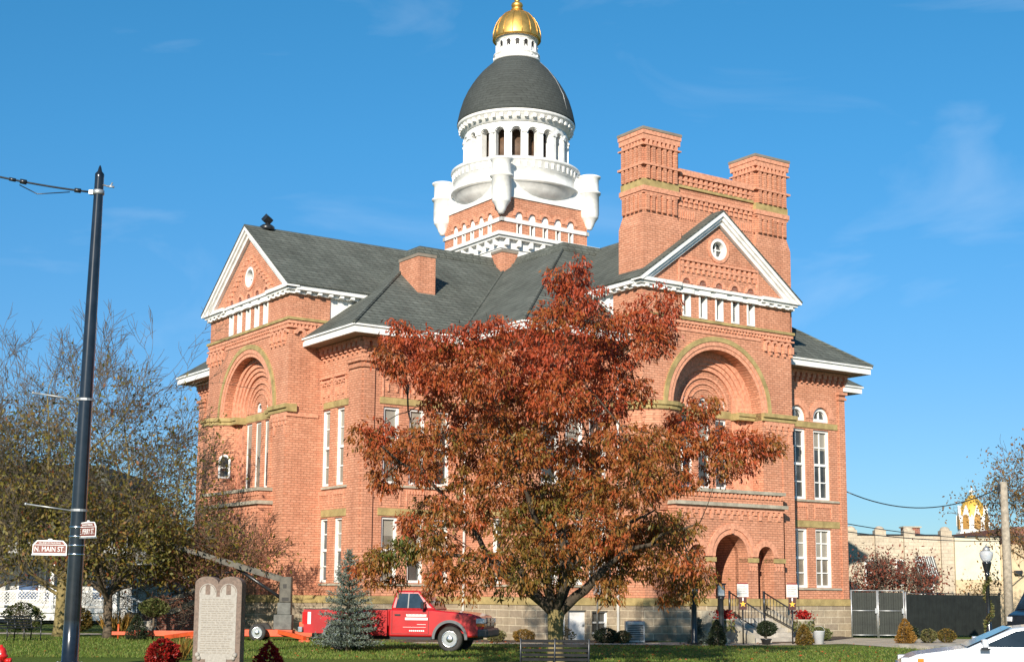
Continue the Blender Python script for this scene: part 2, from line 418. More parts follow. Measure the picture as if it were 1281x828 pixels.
# stone basement
mb = MB(); poly_prism(mb, offset_poly(FOOT, 0.07), -0.4, 1.22)
base = part('stone_base', mb, 'ashlar')
bm_ = [(RF, -14.6, 0.36, 0.22, 1.0, 'w'), (RF, -12.75, 0.36, 0.22, 1.02, 'w'), (RF, -13.75, 0.4, 0.0, 1.05, 'd'), (AR, -17.2, 0.3, 0.2, 0.95, 'w'), (LF, 6.2, 0.3, 0.25, 0.95, 'w')]
cm = MB()
for F, uc, hw, z0, z1, k in bm_: cm.fbox(F, uc - hw, uc + hw, z0, z1, -0.2, 0.5)
cm.fbox(RF, -8.95, -7.35, -1, 2, -0.9, 0.5)
cut(base, cm)
for F, uc, hw, z0, z1, k in bm_:
    if k == 'd':
        d = MB(); d.fbox(F, uc - hw, uc + hw, z0, z1, -0.16, -0.05); dd = part('basement_door', d, 'white_old')
        k_ = MB(); k_.fbox(F, uc + hw - .12, uc + hw - .06, 0.5, 0.56, -0.05, -0.01); part('handle', k_, 'grey_metal', dd)
        continue
    f = MB(); w = 0.055
    f.fbox(F, uc - hw, uc - hw + w, z0, z1, -0.17, -0.02); f.fbox(F, uc + hw - w, uc + hw, z0, z1, -0.17, -0.02)
    f.fbox(F, uc - hw + w, uc + hw - w, z1 - w, z1, -0.17, -0.02); f.fbox(F, uc - hw + w, uc + hw - w, z0, z0 + w, -0.17, -0.02)
    f.fbox(F, uc - hw + w, uc + hw - w, (z0 + z1) / 2 - .03, (z0 + z1) / 2 + .03, -0.15, -0.04)
    fo = part('basement_window', f, 'white')
    p = MB(); p.fbox(F, uc - hw + w, uc + hw - w, z0 + w, z1 - w, -0.12, -0.10); part('pane', p, 'glass', fo)
mb = MB(); band(mb, FOOT, -0.1, 0.10, 1.224, 1.485); part('water_table', mb, 'olive')

# ---- windows
def make_window(F, uc, hw, z0, z1, cols, rows, arch, blind, dp):
    f = MB(); w = min(0.10, hw * 0.28); oi, oo = -dp, -0.07; g = 0.003
    if arch:
        zs = max(z1 - hw, z0 + 0.02)
        f.ring(F, uc, zs, hw - w * 1.3, hw - g, oi, oo, 0, PI, 14)
        f.fbox(F, uc - hw + g, uc + hw - g, z0 + g, zs - 0.002, oi, oo) if zs - z0 > 0.05 else f.fbox(F, uc - hw + g, uc + hw - g, z0 - 0.02, z0 + .05, oi, oo)
        if cols == 2: f.fbox(F, uc - 0.02, uc + 0.02, zs, zs + hw - w * 1.3 + .01, oi + .02, oo - 0.05)
        fo = part('window', f, 'white')
        p = MB(); p.prism(F, arch_poly(uc, hw - w, zs - 0.0, zs + 0.001, 12), oi + 0.03, oi + 0.05)
        part('pane', p, 'glass', fo)
        return
    f.fbox(F, uc - hw + g, uc - hw + w, z0 + g, z1 - g, oi, oo); f.fbox(F, uc + hw - w, uc + hw - g, z0 + g, z1 - g, oi, oo)
    f.fbox(F, uc - hw + w, uc + hw - w, z1 - w * .9, z1 - g, oi, oo - .004); f.fbox(F, uc - hw + w, uc + hw - w, z0 + g, z0 + w, oi, oo - .004)
    zm = (z0 + z1) / 2
    f.fbox(F, uc - hw + w, uc + hw - w, zm - 0.05, zm + 0.05, oi + 0.01, oo - 0.03)
    t = 0.022
    for k in range(1, rows):
        z = z0 + (z1 - z0) * k / rows
        if abs(z - zm) > 0.1: f.fbox(F, uc - hw + w, uc + hw - w, z - t, z + t, oi + 0.03, oo - 0.055)
    if cols == 2: f.fbox(F, uc - t, uc + t, z0 + w, z1 - w, oi + 0.032, oo - 0.057)
    fo = part('window', f, 'white')
    p = MB(); p.fbox(F, uc - hw + w * .5, uc + hw - w * .5, z0 + w * .5, z1 - w * .5, oi + 0.05, oi + 0.07)
    part('pane', p, 'glass_blind' if blind or random.random() < 0.3 else 'glass', fo)
    if random.random() < .55:
        zb = z1 - w - (z1 - z0) * random.choice((.25, .34, .45, .5)); p = MB(); p.fbox(F, uc - hw + w * .6, uc + hw - w * .6, zb, z1 - w * .6, oi + 0.071, oi + 0.078)
        part('blind', p, 'blind', fo)
for wd in WIN: make_window(*wd)

# ---- lintels, sills, panels
def lintel_row(F, u0, u1, arched=False):
    m = MB(); m.fbox(F, u0, u1, 8.3, 8.53, -0.2, 0.035); part('lintel', m, 'olive')
    m = MB(); m.fbox(F, u0, u1, 4.31, 4.57, -0.2, 0.035); part('lintel', m, 'olive')
    m = MB(); m.fbox(F, u0, u1, 5.325, 5.405, -0.15, 0.06); part('sill', m, 'limestone')
    m = MB(); m.fbox(F, u0, u1, 1.845, 1.915, -0.15, 0.06); part('sill', m, 'limestone')
lintel_row(RF, -4.43, -0.42); lintel_row(RF, -15.4, -12.05); lintel_row(LF, 4.98, 7.0); lintel_row(LF, 15.6, 18.2); lintel_row(AR, -19.5, -16.3); lintel_row(CL, 1.2, 2.8)
def arch_ring(F, uc, zs, r0, r1, o0, o1, mat='brick_mould', n=24, legs=0.0):
    m = MB(); m.ring(F, uc, zs, r0, r1, o0, o1, 0, PI, n)
    if legs: m.fbox(F, uc - r1, uc - r0, zs - legs, zs - 0.001, o0, o1); m.fbox(F, uc + r0, uc + r1, zs - legs, zs - 0.001, o0, o1)
    return part('archivolt', m, mat)
for u in (-1.345, -2.70, -3.9): arch_ring(RF, u, 8.7, 0.475, 0.74, -0.1, 0.03)
def dentils(mb, F, u0, u1, z0, z1, o0, o1, pitch, fill=0.5):
    n = max(1, int(round((u1 - u0) / pitch))); p = (u1 - u0) / n
    for i in range(n): c = u0 + (i + 0.5) * p; mb.fbox(F, c - p * fill / 2, c + p * fill / 2, z0, z1, o0, o1)
def corbel_table(F, u0, u1, z0, z1, proj=0.2, pitch=0.37, par=None):
    """row of stepped brick corbels with small arches between, under an eave"""
    m = MB(); h = z1 - z0
    m.fbox(F, u0, u1, z1 - h * 0.22, z1, -0.05, proj)
    n = max(1, int(round((u1 - u0) / pitch))); p = (u1 - u0) / n
    for i in range(n):
        c = u0 + (i + 0.5) * p; w = p * 0.30
        m.fbox(F, c - w, c + w, z0 + h * 0.42, z1 - h * 0.22 - .001, -0.05, proj * 0.95)
        m.fbox(F, c - w * .75, c + w * .75, z0 + h * 0.2, z0 + h * 0.419, -0.05, proj * 0.68)
        m.fbox(F, c - w * .45, c + w * .45, z0, z0 + h * 0.199, -0.05, proj * 0.38)
    return part('corbel_table', m, 'brick_mould', par)
corbel_table(RF, -4.45, 0.14, 10.1, 10.6, 0.2, 0.31); corbel_table(RF, -15.94, -11.85, 10.1, 10.6, 0.2, 0.31)
corbel_table(LF, 3.92, 7.2, 10.1, 10.6, 0.2, 0.36); corbel_table(LF, 15.0, 19.08, 10.1, 10.6, 0.2, 0.36)
corbel_table(AR, -20.34, -15.8, 10.1, 10.6, 0.19, 0.36); corbel_table(CL, -0.14, 3.86, 10.1, 10.6, 0.19, 0.36)
# corner pilasters with small corbelled heads
def pilaster(F, u0, u1, z0=1.49, z1=9.55, o=0.075):
    m = MB(); m.fbox(F, u0, u1, z0, z1 - .001, -0.05, o)
    m.fbox(F, u0 - .06, u1 + .06, z1, z1 + 0.09, -0.05, o + .06); m.fbox(F, u0 - .02, u1 + .02, z1 + 0.091, z1 + 0.2, -0.05, o + .02); m.fbox(F, u0 - .08, u1 + .08, z1 + 0.201, z1 + 0.32, -0.05, o + 0.1)
    return part('pilaster', m, 'brick')
pilaster(LF, 4.08, 4.95); pilaster(LF, 6.99, 7.2) if False else None
pilaster(AR, -20.18, -19.75); pilaster(RF, -0.36, -0.02); pilaster(RF, -15.78, -15.42); pilaster(LF, 18.3, 18.9)
# recessed-looking spandrel panels: thin frames and brick bands under the sills and over the left-hand windows
def spandrel(F, us, hw, z0, z1):
    for uc in us:
        m = MB(); t = 0.05
        m.fbox(F, uc - hw, uc - hw + t, z0, z1, -0.02, 0.035); m.fbox(F, uc + hw - t, uc + hw, z0, z1, -0.02, 0.035)
        dentils(m, F, uc - hw + t, uc + hw - t, z1 - 0.16, z1 - 0.02, -0.02, 0.045, 0.13, 0.5)
        part('spandrel_panel', m, 'brick_mould')
spandrel(RF, (-1.345, -2.70, -3.9), 0.5, 4.66, 5.26); spandrel(LF, (6.82, 5.70), 0.42, 4.66, 5.26); spandrel(AR, (-19.0, -17.93, -16.86), 0.42, 4.66, 5.26)
def blind_panel(F, us, hw, z0, z1):
    for uc in us:
        m = MB(); t = 0.06
        m.fbox(F, uc - hw, uc - hw + t, z0, z1, -0.02, 0.05); m.fbox(F, uc + hw - t, uc + hw, z0, z1, -0.02, 0.05)
        m.fbox(F, uc - hw - .04, uc + hw + .04, z1, z1 + 0.07, -0.02, 0.09); m.fbox(F, uc - hw, uc + hw, z1 - 0.16, z1 - 0.08, -0.02, 0.08)
        for s in (-1, 1):
            m.ring(F, uc + s * hw * .45, z0 + 0.62, 0.06, 0.115, -0.02, 0.07, 0, PI, 8)
            m.fbox(F, uc + s * hw * .45 - .03, uc + s * hw * .45 + .03, z0 + 0.2, z0 + 0.5, -0.02, 0.06)
        part('blind_panel', m, 'brick_mould')
blind_panel(LF, (6.82, 5.70), 0.42, 8.55, 9.42); blind_panel(AR, (-19.0, -17.93, -16.86), 0.42, 8.55, 9.42); blind_panel(RF, (-14.9, -13.85, -12.8), 0.44, 8.55, 9.42)

# ---- eaves and main roof
EAVE = offset_poly(FOOT, 0.8)
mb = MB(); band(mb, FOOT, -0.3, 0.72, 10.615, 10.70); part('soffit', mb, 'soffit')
mb = MB(); band(mb, FOOT, 0.62, 0.80, 10.62, 10.86); band(mb, FOOT, 0.66, 0.86, 10.862, 10.935); part('eave', mb, 'white')
D1, D2, DT = offset_poly(FOOT, -5.3), offset_poly(FOOT, -5.52), 15.85
E1 = offset_poly(FOOT, 0.87); n = len(FOOT)
mb = MB()
vs = [(x, y, 10.93) for x, y in E1] + [(x, y, 15.45) for x, y in D1] + [(x, y, DT) for x, y in D2]
fs = []
for i in range(n):
    j = (i + 1) % n; fs += [(i, j, n + j, n + i), (n + i, n + j, 2 * n + j, 2 * n + i)]
fs.append(tuple(range(2 * n, 3 * n)))
mb.add(vs, fs)
roof = part('roof', mb, 'shingle')
mb = MB()
for i in (9, 10, 11, 0):   # ridge caps along the hips and the valley seen from the front
    mb = MB(); mb.tube([(E1[i][0], E1[i][1], 10.95), (D1[i][0], D1[i][1], 15.46)], 0.07, 6, False); part('hip_cap', mb, 'shingle', roof)
mb2 = MB()
for i in range(n):
    j = (i + 1) % n; mb2.bar((*D1[i], 15.45), (*D1[j], 15.45), 0.12, 0.10)
part('deck_curb', mb2, 'shingle', roof)

# roof chimneys
def roof_chimney(a0, a1, b0, b1, z0, z1):
    m = MB(); m.box(a0, a1, b0, b1, z0, z1 - 0.12); c = part('chimney', m, 'brick', roof)
    m = MB(); m.box(a0 - .03, a1 + .03, b0 - .03, b1 + .03, z1 - 0.119, z1)
    part('chimney_cap', m, 'soffit')
roof_chimney(-16.85, -16.08, 6.0, 7.45, 11.8, 14.55); roof_chimney(-11.05, -10.25, 8.85, 9.65, 14.2, 16.1)
mb = MB(); mb.box(-17.15, -15.9, 5.75, 6.0, 12.45, 12.8); part('flashing', mb, 'soffit', roof)

# ---- gabled pavilions
def pavilion(F, uc, right):
    HW, P, ND = 3.74, 1.36, (0.8 if right else 0.62)
    NO = P - ND
    m = MB(); m.prism(F, [(uc - HW, 1.48), (uc + HW, 1.48), (uc + HW, 12.66), (uc, 15.36), (uc - HW, 12.66)], -0.3, P)
    w = part('pavilion_wall', m, 'brick')
    c = MB(); c.prism(F, arch_poly(uc - 0.1, 2.2, 5.43, 8.45, 32), P - ND, P + .5)
    for k in range(-2, 3): c.fbox(F, uc + k * .81 - .2, uc + k * .81 + .2, 11.74, 12.58, P - .28, P + .5)
    zr = 14.5 if right else 13.87
    c.prism(F, [(uc + 0.42 * math.cos(2 * PI * i / 24), zr + 0.42 * math.sin(2 * PI * i / 24)) for i in range(24)], P - .3, P + .5)
    cut(w, c)
    c = MB()
    NF = lambda u, z, o: F(u, z, NO + o)
    sw_ = 0.0 if right else .22
    nw = [(uc - .1 + sw_ + k * .86, .29, 5.55, 8.18, 1, 3, False) for k in (-1, 0, 1)] + [(uc - .1 + sw_ + k * .86, .25, 8.55, 8.95, 1, 1, True) for k in (-1, 0, 1)]
    for u, hw_, z0, z1, c_, r_, ar in nw:
        if ar: c.prism(NF, arch_poly(u, hw_, z0, z1 - hw_), -.2, .3)
        else: c.fbox(NF, u - hw_, u + hw_, z0, z1, -.2, .3)
    cut(w, c)
    for u, hw_, z0, z1, c_, r_, ar in nw: make_window(NF, u, hw_, z0, z1, c_, r_, ar, False, .16)
    c = MB()
    if right:
        for k, r in ((0, .8), (-1.7, .4), (1.7, .4)): c.prism(F, arch_poly(uc + k, r, 1.0, 3.0, 20), -1, P + .8)
        cut(w, c)
    for k in range(-2, 3):                      # blind arches over the attic windows
        arch_ring(F, uc + k * .81, 13.0, 0.19, 0.30, P - 0.02, P + 0.045, 'brick_mould', 12)
        b = MB(); b.prism(F, arch_poly(uc + k * .81, 0.185, 12.99, 13.0, 10), P - .02, P + .004); part('blind_arch', b, 'brick_dark')
    # attic windows with white jambs
    for k in range(-2, 3):
        f = MB(); u = uc + k * .81
        f.fbox(F, u - .197, u - .13, 11.745, 12.577, P - .26, P + .03); f.fbox(F, u + .13, u + .197, 11.745, 12.577, P - .26, P + .03)
        f.fbox(F, u - .129, u + .129, 11.745, 11.80, P - .26, P + .02)
        fo = part('attic_window', f, 'white')
        p = MB(); p.fbox(F, u - .14, u + .14, 11.78, 12.57, P - .24, P - .22)
        pn = part('pane', p, 'glass', fo)
        if k == 1 and right:
            l = MB()
            for q in range(9): l.fbox(F, u - .125, u + .125, 11.85 + q * .08, 11.88 + q * .08, P - .2, P - .12)
            part('louvre', l, 'grey_metal', fo)
    # round window in the gable
    f = MB(); f.ring(F, uc, zr, 0.30, 0.415, P - .25, P + .02, 0, 2 * PI, 28)
    f.fbox(F, uc - .02, uc + .02, zr - .31, zr + .31, P - .2, P - .14); f.fbox(F, uc - .31, uc + .31, zr - .02, zr + .02, P - .198, P - .142)
    fo = part('round_window', f, 'white'); p = MB(); p.ring(F, uc, zr, 0.005, 0.31, P - .24, P - .22, 0, 2 * PI, 28); part('pane', p, 'glass', fo)
    m = MB(); m.ring(F, uc, zr, 0.42, 0.54, P - .02, P + .035, 0, 2 * PI, 28); part('archivolt', m, 'brick_mould')
    # brickwork in the gable
    m = MB()
    if right:
        m.fbox(F, uc - 1.95, uc + 1.95, 13.84, 13.92, P - .02, P + .09)
        dentils(m, F, uc - 1.95, uc + 1.95, 13.70, 13.839, P - .02, P + .06, 0.26, .45)
        m.fbox(F, uc - 1.95, uc + 1.95, 13.60, 13.699, P - .02, P + .05)
        dentils(m, F, uc - 1.95, uc + 1.95, 13.42, 13.599, P - .02, P + .045, 0.26, .4)
        for s in (-1, 1): m.fbox(F, uc + s * 1.98 - .05, uc + s * 1.98 + .05, 12.97, 13.92, P - .02, P + .05)
    else:
        for s in (-1, 1):
            if s == 1: part('gable_corbels', m, 'brick_mould'); m = MB()
            for k in range(9):
                d = 0.2 + k * .235; z = 15.0 - d * .727 - .28
                m.fbox(F, uc + s * d - .09, uc + s * d + .09, z - .02, z + .1, P - .02, P + .085)
                m.fbox(F, uc + s * d - .05, uc + s * d + .05, z - .2, z - .021, P - .02, P + .055)
    part('gable_corbels', m, 'brick_mould')
    # white cornice with brackets, breaking back over the attic windows, returning along the sides
    m = MB(); e = 2.05
    for s in (-1, 1):
        a, b = sorted((uc + s * e, uc + s * (HW + .30)))
        m.fbox(F, a, b, 12.80, 12.93, P - .1, P + .28)
        a, b = sorted((uc + s * e, uc + s * (HW + .22)))
        m.fbox(F, a, b, 12.71, 12.799, P - .1, P + .2)
        a, b = sorted((uc + s * e, uc + s * (HW + .12)))
        m.fbox(F, a, b, 12.585, 12.709, P - .1, P + .12)
        dentils(m, F, min(uc + s * (e + .1), uc + s * (HW + .1)), max(uc + s * (e + .1), uc + s * (HW + .1)), 12.60, 12.708, P + .1, P + .19, 0.42, .38)
        x0, x1 = (uc + s * (HW - .1), uc + s * (HW + .30))       # side return
        a, b = sorted((x0, x1)); m.fbox(F, a, b, 12.80, 12.93, -2.6, P - .101)
        a, b = sorted((x0, uc + s * (HW + .30))); m.fbox(F, a, b, 12.71, 12.799, -2.5, P - .101)
        a, b = sorted((x0, uc + s * (HW + .12))); m.fbox(F, a, b, 12.585, 12.709, -2.2, P - .101)
        for q in range(7):
            o = P - .1 - q * .46; a, b = sorted((uc + s * (HW + .12), uc + s * (HW + .26))); m.fbox(F, a, b, 12.60, 12.708, o - .16, o)
    m.fbox(F, uc - e + .001, uc + e - .001, 12.80, 12.91, P - .1, P + .2); m.fbox(F, uc - e + .001, uc + e - .001, 12.59, 12.799, P - .1, P + .10)
    for k in range(-2, 3): m.fbox(F, uc + k * .81 - .27, uc + k * .81 + .27, 12.592, 12.78, P + .1, P + .15)
    part('cornice', m, 'white')
    # raking cornice
    m = MB(); zt, ze, hw = 15.90, 12.87, HW + .34
    def rake(d0, d1, o0, o1, m):
        for s in (-1, 1):
            zb = 12.80; ud = lambda d: hw * min(1, (zt - d - zb) / (zt - ze)); zd = lambda d: max(zb, ze - d)
            q = [(uc, zt - d0), (uc + s * ud(d0), zd(d0))] + ([(uc + s * ud(d0), zb)] if zd(d0) > zb + .01 else []) + [(uc + s * ud(d1), zd(d1)), (uc, zt - d1)]
            m.prism(F, q, o0, o1)
    rake(0.0, 0.17, P - .2, P + .31, m); rake(0.17, 0.30, P - .2, P + .23, m); rake(0.30, 0.46, P - .2, P + .13, m)
    part('raking_cornice', m, 'white')
    # pavilion roof
    m = MB(); hw2 = hw + .02
    back = -9.2
    for s in (-1, 1):
        m.prism(F, [(uc, zt + .07), (uc + s * hw2, ze + .06), (uc + s * hw2, ze + .005), (uc, zt + .005)], back, P + .33)
    rf = part('pavilion_roof', m, 'shingle')
    m = MB()
    for s in (-1, 1): m.fbox(F, *sorted((uc + s * 2.9, uc + s * (HW - .05))), 10.7, 12.58, -7.5, -.301)
    part('dormer_cheek', m, 'white')
    # string course, dentils, corner corbels
    m = MB(); m.fbox(F, uc - HW - .12, uc + HW + .12, 11.60, 11.70, -.29, P + .12); part('string_course', m, 'olive')
    m = MB(); m.fbox(F, uc - HW - .07, uc + HW + .07, 11.47, 11.599, -.28, P + .07)
    dentils(m, F, uc - HW, uc + HW, 11.36, 11.469, P - .02, P + .05, 0.16, .5)
    dentils(m, lambda u, z, o: F(uc + (HW + o) if right else uc - HW - o, z, u), -.2, P, 11.36, 11.469, -.02, .05, .16, .5)
    m.fbox(F, uc - 2.1, uc + 2.1, 11.2, 11.3, P - .02, P + .03)
    for s in (-1, 1):
        for q in range(4):
            u = uc + s * (2.45 + q * .36)
            m.ring(F, u, 11.12, .08, .17, P - .02, P + .1, 0, PI, 8)
            m.fbox(F, u - .17, u - .08, 10.85, 11.119, P - .02, P + .1) if q == 0 else None
            m.fbox(F, u + .10, u + .26, 10.85, 11.119, P - .02, P + .12); m.fbox(F, u + .13, u + .23, 10.72, 10.849, P - .02, P + .07)
        a, b = sorted((uc + s * 2.25, uc + s * (HW + .1))); m.fbox(F, a, b, 11.30, 11.36, -.28, P + .1)
        SF = (lambda s_: (lambda u, z, o: F(uc + s_ * (HW + o), z, u)))(s)     # the side face
        for q in range(3):
            u = .95 - q * .5
            m.ring(SF, u, 11.08, .12, .24, -.02, .11, 0, PI, 8); m.fbox(SF, u - .26, u - .14, 10.8, 11.079, -.02, .12)
    part('corner_corbels', m, 'brick_mould')
    # great arch
    ua = uc - 0.1
    arch_ring(F, ua, 8.45, 2.5, 2.68, P - .05, P + .07, 'olive', 40)
    arch_ring(F, ua, 8.45, 2.34, 2.499, P - .05, P + .045, 'brick_mould', 40); arch_ring(F, ua, 8.45, 2.2, 2.339, P - .12, P + .012, 'brick_mould', 40)
    for r0, r1, o in ((1.93, 2.195, .28), (1.74, 1.929, .21), (1.58, 1.739, .15), (1.42, 1.579, .09), (1.12, 1.2, .06), (.9, .96, .05), (.7, .75, .04)):
        arch_ring(NF, ua, 8.55, r0, r1, -.05, o, 'brick_mould', 32, 3.1 if r0 > 1.3 else 0)
    # impost band: front piers, into the reveals, across the back
    m = MB()
    for s in (-1, 1):
        a, b = sorted((ua + s * 2.2, uc + s * (HW + .14)))
        m.fbox(F, a, b, 8.30, 8.45, NO + .3, P + .16); m.fbox(F, a, b, 8.16, 8.299, NO + .3, P + .09)
        a, b = sorted((ua + s * 1.36, ua + s * 2.199)); m.fbox(NF, a, b, 8.31, 8.44, -.05, .5); m.fbox(NF, a, b, 8.17, 8.309, -.05, .45)
    m.fbox(NF, ua - 1.355, ua + 1.355, 8.22, 8.5, -.12, .02)
    part('impost_band', m, 'olive')
    m = MB()
    for s in (-1, 1):
        m = MB(); a, b = sorted((ua + s * 2.35, uc + s * (HW + .05)))
        m.fbox(F, a, b, 8.0, 8.159, .1, P + .06)
        n_ = 5; p_ = (b - a) / n_
        for q in range(n_):
            c0 = a + (q + .5) * p_
            m.fbox(F, c0 - .09, c0 + .09, 7.86, 7.999, P - .02, P + .06); m.fbox(F, c0 - .06, c0 + .06, 7.7, 7.859, P - .02, P + .035)
        m.fbox(F, a + .2, a + .3, 7.35, 7.7, P - .02, P + .04); m.fbox(F, b - .3, b - .2, 7.35, 7.7, P - .02, P + .04)
        part('impost_corbels', m, 'brick_mould')
    # bowed pier on the viewer's left of the niche, with a small arched window in its turning side
    sg = -1 if right else 1
    c0, co, br_ = uc + sg * 2.82, P - .62, 1.06
    def bow(m, prof, n=28):
        vs = []; fs = []; k = len(prof)
        for r, z in prof:
            for i in range(n): t_ = 2 * PI * i / n; vs.append(F(c0 + r * math.cos(t_), z, co + r * math.sin(t_)))
        for q in range(k - 1):
            for i in range(n): j = (i + 1) % n; fs.append((q * n + i, q * n + j, (q + 1) * n + j, (q + 1) * n + i))
        fs += [tuple(range(n)), tuple(range((k - 1) * n, k * n))]
        m.add(vs, fs)
    m = MB(); bow(m, [(.7, 4.6), (br_, 5.36), (br_, 8.16)]); bw_ = part('bowed_pier', m, 'brick')
    m = MB(); bow(m, [(br_ + .02, 8.162), (br_ + .08, 8.17), (br_ + .09, 8.29), (br_ + .15, 8.31), (br_ + .16, 8.45)]); part('pier_impost', m, 'olive', bw_)
    m = MB(); bow(m, [(br_ + .05, 5.30), (br_ + .07, 5.31), (br_ + .07, 5.40), (br_ + .05, 5.41)]); part('pier_ledge', m, 'limestone', bw_)
    th_ = -sg * 1.0
    dx_, do_ = math.sin(th_), math.cos(th_)
    P3 = lambda u, z, o: F(c0 + (br_ + o) * dx_ + u * do_, z, co + (br_ + o) * do_ - u * dx_)
    f = MB(); f.ring(P3, 0, 6.75, .16, .24, -.1, .05, 0, PI, 12); f.fbox(P3, -.24, -.16, 6.05, 6.749, -.1, .05); f.fbox(P3, .16, .24, 6.05, 6.749, -.1, .05); f.fbox(P3, -.16, .16, 6.05, 6.12, -.1, .05); f.fbox(P3, -.16, .16, 6.45, 6.49, -.1, .03)
    fo = part('pier_window', f, 'white', bw_); p = MB(); p.prism(P3, arch_poly(0, .17, 6.1, 6.75, 10), -.05, .015); part('pier_pane', p, 'glass', bw_)
    # ledge under the niche and the entrance block
    PW, PO = 2.65, P + .5
    m = MB(); m.fbox(F, uc - PW, uc + PW, 1.48, 5.30, P - .15, PO)
    en = part('entrance_wall', m, 'brick')
    if right:
        c = MB()
        for k, r in ((0, .8), (-1.7, .4), (1.7, .4)): c.prism(F, arch_poly(uc + k, r, 1.0, 3.0, 20), -1, PO + .5)
        cut(en, c)
    m = MB(); m.fbox(F, uc - PW - .06, uc + PW + .06, 5.30, 5.42, P - .1, PO + .1); m.fbox(F, uc - PW - .12, uc + PW + .12, 4.80, 4.93, P + .001, PO + .16); part('ledge', m, 'limestone')
    m = MB(); dentils(m, F, uc - PW, uc + PW, 5.13, 5.295, PO - .02, PO + .055, .2, .5); dentils(m, F, uc - PW, uc + PW, 4.52, 4.66, PO - .02, PO + .05, .26, .5)
    m.fbox(F, uc - PW - .03, uc + PW + .03, 4.661, 4.795, P + .01, PO + .05)
    dentils(m, F, uc - PW, uc + PW, 4.34, 4.519, PO - .02, PO + .04, .5, .3)
    part('entrance_corbels', m, 'brick_mould')
    if right:
        arch_ring(F, uc, 3.0, .8, .99, PO - .05, PO + .02, 'brick_mould', 24); arch_ring(F, uc, 3.0, .992, 1.18, PO - .05, PO + .06, 'brick_mould', 24)
        for k in (-1.7, 1.7): arch_ring(F, uc + k, 3.0, .4, .62, PO - .05, PO + .04, 'brick_mould', 16)
        m = MB(); m.fbox(F, uc - .06, uc + .06, 3.83, 4.0, PO, PO + .08); part('keystone', m, 'brick_mould')
        m = MB()
        for a, b in ((-2.68, -2.1), (-1.3, -.8), (.8, 1.3), (2.1, 2.68)): m = MB(); m.fbox(F, uc + a, uc + b, 2.80, 2.96, P + .02, PO + .07); part('entrance_impost', m, 'olive')
        m = MB()
        for a, b in ((-2.6, -2.15), (-1.25, -.85), (.85, 1.25), (2.15, 2.6)):
            m.fbox(F, uc + a, uc + b, 2.66, 2.799, PO - .05, PO + .03); dentils(m, F, uc + a, uc + b, 2.5, 2.659, PO - .05, PO + .02, .15, .5)
        part('entrance_corbels', m, 'brick_mould')
        m = MB(); m.fbox(F, uc - .82, uc + .82, 0.9, 3.9, -.86, -.75); dr = part('entrance_door', m, 'wood_dark')
        m = MB(); m.fbox(F, uc + .1, uc + .16, 1.9, 2.15, -.75, -.7); part('handle', m, 'bright_metal', dr)
        for k in (-1.7, 1.7):
            m = MB(); m.fbox(F, uc + k - .42, uc + k + .42, 1.0, 3.45, -.28, -.2); part('side_door', m, 'dark')
    # stone base of pavilion and entrance, with openings for the steps
    m = MB(); m.fbox(F, uc - HW - .06, uc + HW + .06, -.4, 1.218, -.2, P + .06); sb = part('pavilion_base', m, 'ashlar')
    m = MB(); m.fbox(F, uc - PW - .06, uc + PW + .06, -.4, 1.216, P - .1, PO + .06); eb = part('entrance_base', m, 'ashlar')
    m = MB(); m.fbox(F, uc - HW - .09, uc + HW + .09, 1.222, 1.487, -.2, P + .09); wt = part('water_table', m, 'olive')
    m = MB(); m.fbox(F, uc - PW - .09, uc + PW + .09, 1.225, 1.489, P - .1, PO + .09); wt2 = part('water_table', m, 'olive')
    if right:
        for o_ in (sb, eb, wt, wt2):
            c = MB(); c.fbox(F, uc - .8, uc + .8, .78, 3, -1, PO + 1); c.fbox(F, uc - 2.1, uc - 1.3, 1.1, 3, -1, PO + 1); c.fbox(F, uc + 1.3, uc + 2.1, 1.1, 3, -1, PO + 1); cut(o_, c)
    # lines of the recessed bays below the impost
    m = MB()
    for s in (-1, 1):
        m = MB(); a = ua + s * 2.3; m.fbox(F, a - .09, a + .09, 5.43, 7.99, P - .05, P + .05); part('bay_moulding', m, 'brick')
        m = MB(); a = uc + s * (HW - .3); m.fbox(F, a - .28, a + .28, 1.49, 7.34, P - .02, P + .05); part('bay_pilaster', m, 'brick')
pavilion(RF, -8.1, True)
pavilion(LF, BC - 0.45, False)
